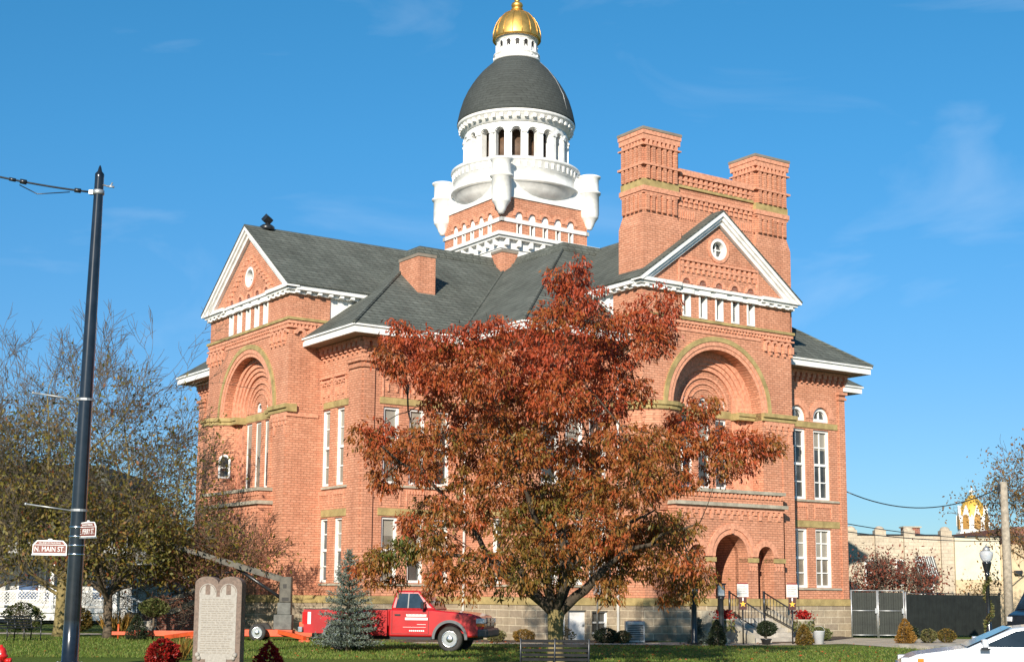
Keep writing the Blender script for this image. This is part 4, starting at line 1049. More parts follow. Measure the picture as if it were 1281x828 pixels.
# ------------------------------------------------------------------ front steps of the right pavilion
def front_steps():
    t = bpy.data.objects.new('entrance_steps', None); COL.objects.link(t); t.parent = CH; t.location = (-8.1, -1.9, 0)
    tag(t, None, None)
    m = MB()
    for k in range(5): m.box(-1.25, 1.25, -2.2 + k * .36, -.001, -.05 if k == 0 else .16 * k, .16 * (k + 1))
    build('steps', m, M['concrete'], t)
    for s in (-1, 1):
        m = MB(); a, b = sorted((s * 1.26, s * 1.62)); m.prism(lambda u, z, o: (o, u, z), [(-2.4, -.1), (-.001, -.1), (-.001, 1.05), (-.5, 1.05), (-2.4, .28)], a, b); build('cheek', m, M['limestone'], t)
    for s in (-.55, 1.15):
        m = MB(); h0, h1 = .95, 1.72
        m.tube([(s, -2.15, .1), (s, -2.15, h0)], .03, 6); m.tube([(s, -.4, .8), (s, -.4, h1 + .05)], .045, 6)
        m.tube([(s, -2.15, h0), (s, -.4, h1)], .025, 6); m.tube([(s, -2.15, .35), (s, -.4, 1.0)], .02, 6)
        for k in range(1, 11):
            f = k / 11; m.tube([(s, -2.15 + 1.75 * f, .35 + .65 * f), (s, -2.15 + 1.75 * f, h0 + (h1 - h0) * f)], .012, 5)
        build('handrail', m, M['black_metal'], t)
front_steps()

# ------------------------------------------------------------------ fence, gates
def fence():
    dk = pmat('dark_privacy_slats', (.012, .015, .013), .7, .4, 3); gk = pmat('grey_privacy_slats', (.026, .03, .024), .7, .35, 3)
    def panel(t, x0, x1, h, mat, slat, nm):
        m = MB(); n = int((x1 - x0) / slat)
        for i in range(n):
            a = x0 + i * (x1 - x0) / n; m.box(a + .004, a + (x1 - x0) / n - .004, -.02 + .008 * (i % 2), .02, .08, h - .05)
        return build(nm, m, mat, t)
    for nm, x, w, lab in (('gate_leaf', 13.52, 1.0, 'left leaf of the grey slatted double gate, beside the courthouse corner'), ('gate_leaf', 14.58, 1.0, 'right leaf of the grey slatted double gate, beside the dark fence')):
        t = thing(nm, lab, 'gate', (x, 57.5, 0), .02)
        panel(t, 0.05, w, 1.82, gk, .09, 'slats')
        m = MB()
        for xx in (0.0, w + .02): m.tube([(xx, -.04, .0), (xx, -.04, 1.86)], .03, 8)
        for z in (.1, 1.05, 1.84): m.tube([(0, -.04, z), (w + .02, -.04, z)], .022, 8)
        build('frame', m, M['grey_metal'], t)
        m = MB(); m.box(w - .08, w + .02, -.12, -.05, .95, 1.15); build('latch', m, M['grey_metal'], t)
    t = thing('slat_fence', 'dark slatted fence running right from the gates to the street lamp', 'fence', (15.72, 57.5, 0), .5)
    L = 5.2
    panel(t, 0, L, 1.75, dk, .1, 'slats')
    for k in range(4):
        m = MB(); m.tube([(k * L / 3, .05, 0), (k * L / 3, .05, 1.8)], .035, 8); build('post', m, M['grey_metal'] if k == 0 else M['black_metal'], t)
    m = MB(); m.tube([(0, -.03, 1.74), (L, -.03, 1.74)], .02, 6); build('top_rail', m, M['black_metal'], t)
fence()
# ------------------------------------------------------------------ vegetation
rng = np.random.default_rng(11)
def leaf_mesh(name, P, D, size, hue, mat, parent, wr=0.32, fold=0.12):
    """many small leaves: P base points, D directions (unit), size lengths, hue 0..1 for the colour ramp"""
    N = len(P)
    Rv = rng.normal(size=(N, 3)); S = np.cross(D, Rv); S /= np.linalg.norm(S, axis=1)[:, None] + 1e-9
    Nn = np.cross(S, D)
    L = size[:, None]
    v = np.empty((N, 4, 3))
    v[:, 0] = P; v[:, 1] = P + D * L * .5 + S * L * wr * .5 + Nn * L * fold; v[:, 2] = P + D * L; v[:, 3] = P + D * L * .5 - S * L * wr * .5 + Nn * L * fold
    me = bpy.data.meshes.new(name)
    me.vertices.add(4 * N); me.vertices.foreach_set('co', v.reshape(-1).astype(np.float32))
    me.loops.add(4 * N); me.loops.foreach_set('vertex_index', np.arange(4 * N, dtype=np.int32))
    me.polygons.add(N); me.polygons.foreach_set('loop_start', np.arange(0, 4 * N, 4, dtype=np.int32)); me.polygons.foreach_set('loop_total', np.full(N, 4, dtype=np.int32))
    me.update(); me.validate()
    at = me.attributes.new('hue', 'FLOAT', 'FACE'); at.data.foreach_set('value', np.clip(hue, 0, 1).astype(np.float32))
    return link_mesh(name, me, mat, parent)
def unit(a): return a / (np.linalg.norm(a, axis=-1, keepdims=True) + 1e-9)

M['bark'] = pmat('grey_brown_bark', (.115, .085, .055), .9, .45, 7, bump=.8)
M['bark_green'] = pmat('sunlit_green_bark', (.20, .155, .06), .9, .4, 5, bump=.8)  # sunlit yellow-green of the trunks is put into this bark colour
M['twig'] = pmat('grey_twigs', (.125, .10, .072), .9, .3, 4)
M['leaf_rust'] = leaf_mat('rust_red_leaf', [(0, (.38, .062, .024)), (.25, (.42, .085, .028)), (.5, (.35, .12, .03)), (.72, (.21, .135, .028)), (1, (.09, .115, .022))], .45, .32)
M['leaf_olive'] = leaf_mat('olive_yellow_leaf', [(0, (.20, .05, .02)), (.2, (.22, .13, .028)), (.55, (.19, .16, .03)), (.8, (.12, .12, .026)), (1, (.055, .07, .018))], .55, .35)
M['leaf_red'] = leaf_mat('crimson_leaf', [(0, (.45, .02, .015)), (.5, (.33, .015, .012)), (1, (.16, .02, .012))], .5, .3)
M['leaf_dark'] = leaf_mat('dark_evergreen_leaf', [(0, (.03, .045, .02)), (.5, (.022, .035, .016)), (1, (.05, .06, .025))], .6, .15)
M['leaf_gold'] = leaf_mat('bronze_gold_leaf', [(0, (.33, .17, .03)), (.5, (.24, .13, .025)), (1, (.13, .11, .025))], .6, .25)
M['leaf_green'] = leaf_mat('mixed_green_leaf', [(0, (.10, .13, .03)), (.5, (.14, .14, .05)), (1, (.2, .15, .06))], .6, .25)
M['needle'] = leaf_mat('blue_green_needle', [(0, (.065, .09, .06)), (.4, (.105, .14, .11)), (.75, (.19, .225, .195)), (1, (.09, .11, .03))], .6, .12)

def limb(mb, p, q, r0, r1, bend=.15, n=6, seg=5, sag=0.0):
    p, q = Vector(p), Vector(q); L = (q - p).length; pts = []; rad = []
    o1 = Vector((random.uniform(-1, 1), random.uniform(-1, 1), random.uniform(-.4, .4))) * bend * L
    for i in range(seg + 1):
        f = i / seg
        x = p.lerp(q, f) + o1 * math.sin(PI * f) * .5 + Vector((0, 0, sag * L * math.sin(PI * f)))
        if 0 < i < seg: x += Vector((random.uniform(-1, 1), random.uniform(-1, 1), random.uniform(-1, 1))) * L * .025
        pts.append(x); rad.append(r0 + (r1 - r0) * f)
    mb.tube(pts, rad, n)
    return pts

def autumn_tree():
    T = thing('autumn_tree', 'broad tree with rust-red and olive autumn leaves in front of the courthouse entrance', 'tree', (1.03, 33.0, 0))
    k = 1 / 55.0                                      # lobes in tree-local metres: (x, z, radius), spread in depth
    lobes_px = [(722, 340, 24), (712, 372, 30), (735, 372, 26), (690, 395, 32), (740, 400, 36), (790, 395, 34), (825, 385, 30), (838, 405, 22), (660, 415, 34), (612, 425, 36), (565, 432, 34), (520, 425, 28), (492, 418, 24), (498, 452, 34), (478, 445, 22), (545, 465, 40), (600, 470, 44), (655, 460, 46), (710, 445, 46), (765, 440, 44), (815, 432, 30),
                (640, 505, 42), (700, 500, 48), (755, 495, 42), (800, 478, 26), (586, 505, 34), (545, 500, 26), (470, 545, 28), (452, 548, 22), (505, 560, 40), (550, 555, 36), (600, 560, 40), (655, 565, 42), (720, 565, 40), (770, 555, 40), (815, 560, 40), (860, 550, 34), (905, 545, 32), (940, 555, 32), (968, 552, 22), (885, 505, 26), (860, 520, 24), (905, 580, 24), (940, 575, 18), (470, 575, 20),
                (530, 590, 28), (575, 600, 30), (625, 610, 36), (685, 620, 44), (745, 615, 40), (800, 605, 40), (850, 595, 30), (520, 630, 20), (590, 645, 34), (645, 665, 38), (700, 670, 42), (755, 665, 42), (810, 655, 40), (845, 660, 36), (545, 680, 32), (505, 690, 28), (475, 700, 24), (468, 722, 18), (560, 715, 30), (610, 705, 34), (660, 708, 32), (712, 706, 30), (690, 728, 15), (770, 702, 36), (820, 700, 34), (858, 700, 30), (880, 718, 22), (868, 735, 18), (620, 530, 30), (680, 535, 32), (575, 532, 26), (722, 322, 18), (700, 345, 22), (480, 600, 26), (560, 640, 28), (518, 655, 24), (450, 712, 18), (540, 738, 20), (640, 732, 18), (760, 730, 22), (845, 735, 22), (660, 640, 36), (780, 680, 34), (735, 600, 36), (590, 735, 18), (495, 725, 18)]
    lobes = []
    for px, py, r in lobes_px:
        x = (px - 695) * k * .99; z = 1.6 + (743 - py) * k * 1.01; rr = r * k * .95
        half = math.sqrt(max(0.0, 1 - ((x - .2) / 5.4) ** 2)) * (2.6 + 1.2 * max(0, 1 - abs(z - 4.5) / 5))
        for d in range(1 if r < 22 else (2 if r < 40 else 3)):
            y = random.uniform(-1, 1) * half * .95
            f = (33 + y) / 33                         # keeps its place in the view when it sits nearer or farther
            lobes.append((Vector((1.03 * 0 + x + y * (1.03 / 33) + x * (f - 1) * .5, y, 1.6 + (z - 1.6) * (1 + (f - 1) * .5))), rr * random.uniform(.8, 1.05)))
    trunk = MB()
    trunk.tube([(0, 0, -.05), (0.02, 0, .12), (.0, 0, .5), (0, 0, .95), (.02, 0, 1.25)], [.27, .2, .175, .18, .21], 14)
    build('trunk', trunk, M['bark_green'], T, False)
    lm = MB(); prim = []
    for q, r in (((-1.5, -.6, 2.3), .115), ((-1.0, .9, 2.5), .10), ((-.35, -.3, 3.0), .12), ((.15, .5, 3.2), .13), ((1.1, -.5, 2.2), .125), ((.75, .9, 2.6), .10), ((.35, -.8, 2.8), .09)):
        a = Vector((0, 0, 1.12)); pts = limb(lm, a, q, r * 1.05, r * .75, .12, 8, 5); prim.append((pts, r * .75))
    nodes = []
    for pts, r in prim:
        for p in pts[2:]: nodes.append((p, r))
    # secondary limbs towards outer targets
    for tgt in ((-4.0, -.5, 4.9), (-3.6, .8, 6.8), (-2.6, -1.2, 3.0), (-2.8, 1.0, 5.2), (-1.6, 0, 7.0), (-1.0, -1.5, 5.0), (.3, .3, 8.4), (0.4, -.6, 6.5), (1.6, .5, 7.2), (2.4, -.4, 7.6), (1.7, -1.4, 4.8), (3.0, .6, 5.0), (4.6, 0, 5.0), (3.2, -.8, 3.2), (2.4, 1.2, 3.6), (.8, 1.5, 5.4), (-.9, 1.6, 4.2), (2.6, -.5, 2.7), (-3.4, .3, 2.6)):
        t = Vector(tgt); p, r = min(nodes, key=lambda n_: (n_[0] - t).length + .7 * abs(n_[0].x - t.x * .4))
        pts = limb(lm, p, t, r * .8, .022, .14, 6, 6, .04)
        for i, q in enumerate(pts[2:]): nodes.append((q, max(.022, r * .8 * (1 - (i + 2) / 6.5))))
    for c, r in lobes:
        p, rr = min(nodes, key=lambda n_: (n_[0] - c).length)
        if (p - c).length > .15: limb(lm, p, c, min(rr * .6, .03), .008, .1, 4, 4, .05)
        for q in range(3):
            e = c + Vector((random.uniform(-1, 1), random.uniform(-1, 1), random.uniform(-1, .7))).normalized() * r * .9
            limb(lm, c, e, .009, .004, .2, 3, 3)
    build('limbs', lm, M['bark_dark'], T, False)
    Ps, Ds, Ss, Hs = [], [], [], []
    for c, r in lobes:
        c = np.array(c); ns = int((48 if c[2] < 4.2 else 40) * (r / .6) ** 2) + 6
        u = unit(rng.normal(size=(ns, 3))); rad = r * rng.uniform(.25, 1.0, ns) ** .5
        sp = c + u * rad[:, None] * np.array([1, 1, .85])
        lobe_h = rng.normal(0, .10)
        zf = np.clip((c[2] - 2.0) / 7.0, 0, 1)
        base = .60 - .50 * zf + lobe_h + (0.14 if rng.random() < .2 else 0)
        for s in sp:
            m_ = 15
            off = rng.normal(0, .075, size=(m_, 3)); off[:, 2] = -np.abs(rng.normal(0, .09, m_))
            P = s + off
            out = unit((s - c)[None, :] + 1e-3)
            D = unit(np.array([0, 0, -1.0]) * rng.uniform(.5, 1.5, (m_, 1)) + out * .35 + rng.normal(0, .45, (m_, 3)))
            Ps.append(P); Ds.append(D); Ss.append(rng.uniform(.055, .155, m_)); Hs.append(base + rng.normal(0, .09) + rng.normal(0, .07, m_))
    P = np.concatenate(Ps)
    leaf_mesh('crown', P, np.concatenate(Ds), np.concatenate(Ss), np.concatenate(Hs), M['leaf_rust'], T, .34)
    return len(P)
autumn_tree()

def branch_tree(T, base, h, spread, r0, levels, n_main, mats, leaf=None, seed=1, fork=.28, up=.65, crown=None, twig_n=3, leafn=9, low=0, rmin=.009):
    """bare-branched tree: recursive limbs; optional leaves at the tips where crown(p) says so"""
    rs = random.Random(seed); mb = MB(); tw = MB(); tips = []
    def rec(p, d, L, r, lv):
        seg = 3 if lv > 1 else 2; pts = [p.copy()]; rad = [r]; q = p.copy(); dd = d.copy()
        for i in range(seg):
            dd = (dd + Vector((rs.gauss(0, .16), rs.gauss(0, .16), rs.gauss(0, .10) + up * .06))).normalized()
            q = q + dd * (L / seg); pts.append(q.copy()); rad.append(r * (1 - .42 * (i + 1) / seg))
        (mb if r > .018 else tw).tube(pts, rad, 7 if r > .06 else (5 if r > .018 else 3), True, False)
        if lv == 0: tips.append((q.copy(), dd.copy())); return
        k = twig_n if lv <= 2 else 2 + (rs.random() < .6)
        for i in range(k):
            f = 1.0 if i == 0 else rs.uniform(.35, 1.0); j = min(seg - 1, int(f * seg)); s = pts[j].lerp(pts[j + 1], f * seg - j) if f < 1 else pts[-1]
            ax = Vector((rs.gauss(0, 1), rs.gauss(0, 1), rs.gauss(0, 1))); ax = (ax - ax.dot(dd) * dd).normalized()
            a = rs.uniform(.15, .4) if i == 0 else rs.uniform(.45, .95)
            nd = (dd * math.cos(a) + ax * math.sin(a)); nd.z += up * .12; nd.normalize()
            rec(s, nd, L * rs.uniform(.62, .86), max(rmin, rad[-1] * (rs.uniform(.75, .9) if i == 0 else rs.uniform(.45, .7))), lv - 1)
    b = Vector(base); top = b + Vector((rs.uniform(-.1, .1), 0, h * fork))
    mb.tube([b + Vector((0, 0, -.05)), b + Vector((.0, 0, .3)), b.lerp(top, .5), top], [r0 * 1.4, r0 * 1.08, r0, r0 * .95], 10)
    for i in range(n_main):
        a = 2 * PI * (i + rs.uniform(-.25, .25)) / n_main; t = rs.uniform(.35, .8) * spread
        d = Vector((math.cos(a) * t, math.sin(a) * t, 1)).normalized()
        rec(top - Vector((0, 0, rs.uniform(0, .25) * h * fork)), d, h * .27 * rs.uniform(.85, 1.15), r0 * rs.uniform(.5, .68), levels)
    for i in range(low):
        a = 2 * PI * (i + rs.uniform(-.3, .3)) / low
        d = Vector((math.cos(a), math.sin(a), rs.uniform(.25, .6))).normalized()
        rec(top - Vector((0, 0, rs.uniform(-.1, .35) * h * fork)), d, h * .2 * rs.uniform(.8, 1.2), r0 * rs.uniform(.28, .4), levels - 1)
    build('trunk', mb, mats[0], T, False); build('twigs', tw, mats[1], T, False)
    if leaf:
        Ps, Ds, Ss, Hs = [], [], [], []
        for q, d in tips:
            w = crown(q)
            if rs.random() > w: continue
            m_ = leafn; P = np.array(q) + rng.normal(0, .3, (m_, 3)); Ps.append(P); Ds.append(unit(rng.normal(0, .6, (m_, 3)) + np.array([0, 0, -.6]))); Ss.append(rng.uniform(.10, .19, m_)); Hs.append(np.full(m_, .5) + rng.normal(0, .2) + rng.normal(0, .1, m_))
        if Ps: leaf_mesh('crown', np.concatenate(Ps), np.concatenate(Ds), np.concatenate(Ss), np.concatenate(Hs), leaf, T, .5)
    return tips
def low_leaf(z0, z1, p=1.0):
    return lambda q: 0 if q.z < 2.0 else p * min(1, max(0, (z1 - q.z) / (z1 - z0)))
t = thing('bare_tree', 'large bare grey tree with olive lower leaves at the left, behind the black pole', 'tree', (-15.6, 50.5, 0), 0.4)
branch_tree(t, (0, 0, 0), 10.2, 1.25, .24, 7, 6, (M['bark_green'], M['twig']), M['leaf_olive'], 5, .2, .7, low_leaf(4.6, 9.5, .36), low=5, leafn=6)
t = thing('bare_tree', 'bare grey tree with yellowing lower leaves cut by the left picture edge', 'tree', (-19.6, 54.0, 0), 1.4)
branch_tree(t, (0, 0, 0), 9.2, 1.25, .22, 7, 5, (M['bark'], M['twig']), M['leaf_olive'], 9, .22, .7, low_leaf(4.6, 9, .36), low=4, leafn=6)
t = thing('olive_tree', 'low spreading tree with olive-yellow leaves beside the courthouse left entrance', 'tree', (-13.6, 49.2, 0), 0.6)
branch_tree(t, (0, 0, 0), 6.0, 1.25, .15, 6, 6, (M['bark'], M['twig']), M['leaf_olive'], 21, .26, .3, low_leaf(3.6, 5.4, .62), low=3, leafn=8)
t = thing('twiggy_tree', 'small bare tree with red-tinged twigs against the brick left pavilion', 'tree', (-10.0, 49.8, 0), 0.0)
branch_tree(t, (0, 0, 0), 4.6, 1.6, .09, 6, 5, (M['bark'], pmat('reddish_twigs', (.20, .09, .05), .9, .3, 4)), M['leaf_olive'], 33, .25, .4, low_leaf(1.5, 3.6, .3), leafn=4)
t = thing('red_twig_tree', 'small tree with dull red leaves behind the grey gates', 'tree', (17.3, 64.5, 0), 0.0)
branch_tree(t, (0, 0, 0), 3.5, 1.7, .09, 6, 6, (M['bark'], M['twig']), leaf_mat('dull_red_leaf', [(0, (.22, .045, .03)), (.5, (.26, .07, .04)), (1, (.16, .08, .05))], .6, .3), 41, .25, .2, lambda q: .3 if q.z < 3.2 else .12, leafn=6)
t = thing('roadside_tree', 'tree with thin rust-brown leaves at the right edge in front of the brick building', 'tree', (24.4, 66, 0), 0.0)
branch_tree(t, (0, 0, 0), 7.4, 1.3, .14, 6, 6, (M['bark'], M['twig']), leaf_mat('rust_brown_leaf', [(0, (.26, .09, .03)), (.5, (.22, .13, .04)), (1, (.15, .12, .04))], .6, .3), 57, .25, .5, lambda q: .4)
# tree at the far left seen only as foliage behind the house porch
for i, (x, y, s, lab) in enumerate([(-34, 78, 8.5, 'dense olive-green tree behind the porch house roof'), (-27.5, 80, 7.5, 'bushy olive tree behind the white porch house, right of its roof'), (-19.0, 76, 6.5, 'dark green tree behind the side stairs')]):
    t = thing('background_tree', lab, 'tree', (x, y, 0))
    branch_tree(t, (0, 0, 0), s, 1.4, .2, 5, 6, (M['bark'], M['twig']), M['leaf_olive'], 60 + i, .2, .3, lambda q: 1.0, 3, 12)

# ---- shrubs: leaves on and inside a solid of revolution, on a few stems
def shrub(name, label, loc, prof, n, mat, size, cat='shrub', group=None, droop=0.0, hue=None, stem=True, shell=.55):
    T = thing(name, label, cat, loc, 0, group)
    n = int(n * 2.6); size = size * 1.15
    prof = np.array(prof); zs = rng.uniform(0, 1, n); z0, z1 = prof[0, 1], prof[-1, 1]
    z = z0 + (z1 - z0) * zs; R = np.interp(z, prof[:, 1], prof[:, 0])
    keep = rng.uniform(0, prof[:, 0].max(), n) < R + .02; z = z[keep]; R = R[keep]; m_ = len(z)
    th = rng.uniform(0, 2 * PI, m_); ph = rng.uniform(0, 6.28, 3); lump = 1 + .16 * np.sin(3 * th + 5 * z + ph[0]) + .12 * np.sin(7 * th - 9 * z + ph[1]) + .1 * np.sin(2 * th + ph[2])
    rr = R * lump * (shell + (1 - shell) * rng.uniform(0, 1, m_) ** .5)
    P = np.stack([rr * np.cos(th), rr * np.sin(th), z], 1)
    D = unit(np.stack([np.cos(th), np.sin(th), np.full(m_, .5 - droop)], 1) + rng.normal(0, .5, (m_, 3)))
    H = (np.full(m_, .5) if hue is None else np.full(m_, hue)) + rng.normal(0, .25, m_)
    leaf_mesh('foliage', P - D * size * .4, D, rng.uniform(.6, 1.2, m_) * size, H, mat, T, .45)
    if stem:
        mb = MB()
        for i in range(5):
            a = 2 * PI * i / 5; q = prof[:, 0].max() * .5; limb(mb, (0, 0, -.02), (q * math.cos(a), q * math.sin(a), z0 + (z1 - z0) * .75), .016, .005, .15, 5, 4)
        build('stems', mb, M['bark'], T, False)
    return T
def ball(r, h, z0=0.0): return [(r * .35, z0), (r * .85, z0 + h * .2), (r, z0 + h * .5), (r * .8, z0 + h * .8), (r * .2, z0 + h)]
def cone(r, h): return [(r * .8, .02), (r, h * .15), (r * .85, h * .4), (r * .5, h * .75), (r * .08, h)]
shrub('burning_bush', 'bright red bush in the lawn left of the stone monument', (-7.15, 30, 0), ball(.34, .62), 900, M['leaf_red'], .085, 'bush', hue=.6)
shrub('burning_bush', 'bright red bush in the lawn right of the stone monument', (-4.95, 30, 0), cone(.32, .58), 600, M['leaf_red'], .085, 'bush', hue=.05)
shrub('cone_shrub', 'dark clipped cone shrub left of the entrance steps', (6.64, 46.7, 0), cone(.33, .84), 1600, M['leaf_dark'], .06)
shrub('cone_shrub', 'bronze-green cone shrub right of the entrance steps by the urn', (9.74, 48.2, 0), cone(.3, .68), 1400, M['leaf_gold'], .06, hue=.75)
shrub('cone_shrub', 'golden-brown cone shrub in front of the gates', (13.75, 50.6, 0), cone(.36, .86), 1600, M['leaf_gold'], .06, hue=.2)
shrub('cone_shrub', 'dark cone shrub at the foot of the side stairs', (-12.2, 47.5, 0), cone(.32, .85), 1300, M['leaf_dark'], .06)
shrub('round_shrub', 'low tan round shrub against the stone base behind the truck bonnet', (.45, 48.3, 0), ball(.36, .44), 900, M['leaf_gold'], .06, hue=.55)
shrub('round_shrub', 'low olive round shrub beside the truck front bumper', (-.45, 48.3, 0), ball(.3, .42), 800, M['leaf_green'], .06, hue=.6)
shrub('round_shrub', 'dark round bush under the basement window', (3.2, 48.3, 0), ball(.42, .5), 1000, M['leaf_dark'], .07)
shrub('round_shrub', 'small brown bush beside the heater box', (3.75, 48.4, 0), ball(.28, .42), 600, M['leaf_green'], .07, hue=.9)
shrub('round_shrub', 'olive round shrub right of the golden cone shrub', (14.75, 51.3, 0), ball(.3, .5), 700, M['leaf_green'], .06, hue=.6)
shrub('round_shrub', 'reddish-brown round shrub in front of the dark fence', (15.55, 51.8, 0), ball(.32, .5), 700, M['leaf_gold'], .06, hue=.9)
shrub('round_shrub', 'grey-green shrub at the stone corner right of the entrance', (11.2, 52.6, 0), ball(.42, .5), 900, M['leaf_green'], .07, hue=.2)
shrub('round_shrub', 'dark shrub behind the golden cone shrub', (14.2, 51.6, 0), ball(.28, .62), 700, M['leaf_dark'], .06)
shrub('leafless_bush', 'sparse brown bush in front of the white basement door', (1.7, 48.3, 0), ball(.45, .55), 260, M['leaf_green'], .07, hue=1.0)
shrub('round_shrub', 'dark shrub under the porch house lattice at the left edge', (-19.6, 58.5, 0), ball(.7, 1.1), 1500, M['leaf_green'], .09, hue=.1)
shrub('round_shrub', 'brown-green shrub at the house corner left of the stairs', (-17.0, 57.0, 0), ball(.6, .95), 1200, M['leaf_gold'], .09, hue=.9)
def grass_clump(label, loc, r, h, n=260):
    T = thing('grass_clump', label, 'plant', loc); a = rng.uniform(0, 2 * PI, n); q = rng.uniform(0, r * .3, n)
    P = np.stack([q * np.cos(a), q * np.sin(a), np.zeros(n)], 1); D = unit(np.stack([np.cos(a) * .35, np.sin(a) * .35, np.ones(n)], 1) + rng.normal(0, .15, (n, 3)))
    leaf_mesh('blades', P, D, rng.uniform(.6, 1.1, n) * h, rng.uniform(0, 1, n), M['leaf_gold'], T, .05, .06)
grass_clump('tall tan ornamental grass beside the side stairs', (-13.4, 49.5, 0), .9, .95)
grass_clump('dry grass stalks beside the base of the black pole', (-7.7, 34.0, 0), .6, .6, 120)
grass_clump('dry grass stalks left of the red bush', (-6.6, 33.6, 0), .5, .55, 100)
# topiary on a stem
T = shrub('topiary', 'dark round topiary on a stem in front of the entrance steps', (8.47, 48.1, 0), ball(.3, .5, .28), 1500, M['leaf_dark'], .06, 'topiary', None, 0, None, False)
mb = MB(); mb.tube([(0, 0, 0), (0, 0, .4)], .03, 6); build('stem', mb, M['bark'], T); mb = MB(); mb.lathe(0, 0, [(.12, 0), (.17, .16), (.19, .17), (.19, .2), (.05, .2)], 14); build('pot', mb, M['black_metal'], T)
T = shrub('topiary', 'round olive topiary on a stem beside the side stairs', (-11.9, 48.5, 0), ball(.42, .6, .75), 1500, M['leaf_green'], .07, 'topiary', None, 0, .3, False)
mb = MB(); mb.tube([(0, 0, 0), (0, 0, .95)], .035, 6); build('stem', mb, M['bark'], T)

def spruce(name, label, loc, h, r, n_whorl, dens):
    T = thing(name, label, 'tree', loc); mb = MB(); mb.tube([(0, 0, -.05), (.01, 0, h * .5), (0, 0, h * .99)], [.07 * h / 2.7, .04 * h / 2.7, .006], 8)
    Ps, Ds, Ss, Hs = [], [], [], []
    for w in range(n_whorl):
        f = w / (n_whorl - 1); z = h * (.07 + .88 * f)
        gap = .72 if abs(f - .56) < .05 else 1.0
        R = r * (1 - f) ** .72 * gap + .05; nb = int(5 + 6 * (1 - f))
        for b in range(nb):
            a = 2 * PI * (b + random.random() * .7) / nb + w * 1.1; Lb = R * random.uniform(.72, 1.1)
            d = Vector((math.cos(a), math.sin(a), .15 + .9 * f ** 2)).normalized(); p0 = Vector((0, 0, z)); pts = [p0, p0 + d * Lb * .5 + Vector((0, 0, -.02)), p0 + d * Lb + Vector((0, 0, .05 - .12 * (1 - f)))]
            mb.tube(pts, [.012, .008, .003], 4)
            m_ = int(dens * Lb) + 14; t = rng.uniform(.15, 1.03, m_)
            P = np.array(pts[0])[None] * (1 - t[:, None]) + np.array(pts[2])[None] * t[:, None] + np.stack([rng.normal(0, .035, m_), rng.normal(0, .035, m_), rng.normal(0, .03, m_)], 1)
            sd = np.array([-d.y, d.x, 0]); P += sd[None] * (rng.normal(0, .16, m_) * (1.1 - t) * Lb)[:, None]
            Ps.append(P); Ds.append(unit(np.array(d)[None] * .8 + rng.normal(0, .6, (m_, 3)) + np.array([0, 0, .25]))); Ss.append(rng.uniform(.05, .1, m_)); Hs.append(np.clip(.35 + .35 * t + rng.normal(0, .15, m_), 0, .8) + (rng.random(m_) < .12) * .4)
    build('trunk', mb, M['bark'], T, False)
    leaf_mesh('foliage', np.concatenate(Ps), np.concatenate(Ds), np.concatenate(Ss), np.concatenate(Hs), M['needle'], T, .28)
spruce('spruce_tree', 'young blue-grey spruce in the lawn overlapping the red truck bed', (-4.42, 39.6, 0), 2.75, .84, 15, 190)
spruce('spruce_tree', 'tiny blue spruce beside the dark cone shrub left of the steps', (6.2, 47.9, 0), .78, .34, 8, 160)

# lawn: short blades and fallen leaves
def ground_bits():
    n = 52000; P = np.stack([rng.uniform(-17, 14, n), 35 + 14.5 * rng.uniform(0, 1, n) ** 1.4, np.full(n, 0.0)], 1)
    ok = ~((P[:, 1] > 46.0) & (P[:, 0] > -3.5)) ; P = P[ok]; n = len(P)
    D = unit(np.stack([rng.normal(0, .5, n), rng.normal(0, .5, n), np.ones(n)], 1))
    o = leaf_mesh('grass', P, D, rng.uniform(.04, .10, n), rng.uniform(0, 1, n), leaf_mat('grass_blade', [(0, (.09, .16, .02)), (.6, (.14, .2, .03)), (1, (.24, .22, .06))], .6, .3), None, .22)
    o['kind'] = 'stuff'
    n = 700; P = np.stack([rng.normal(2.5, 5.5, n), rng.uniform(35, 49, n), np.full(n, .03)], 1); D = unit(np.stack([rng.normal(0, 1, n), rng.normal(0, 1, n), rng.normal(0, .15, n)], 1))
    o = leaf_mesh('fallen_leaves', P, D, rng.uniform(.06, .12, n), rng.uniform(0, .9, n), M['leaf_rust'], None, .5)
    o['kind'] = 'stuff'
ground_bits()
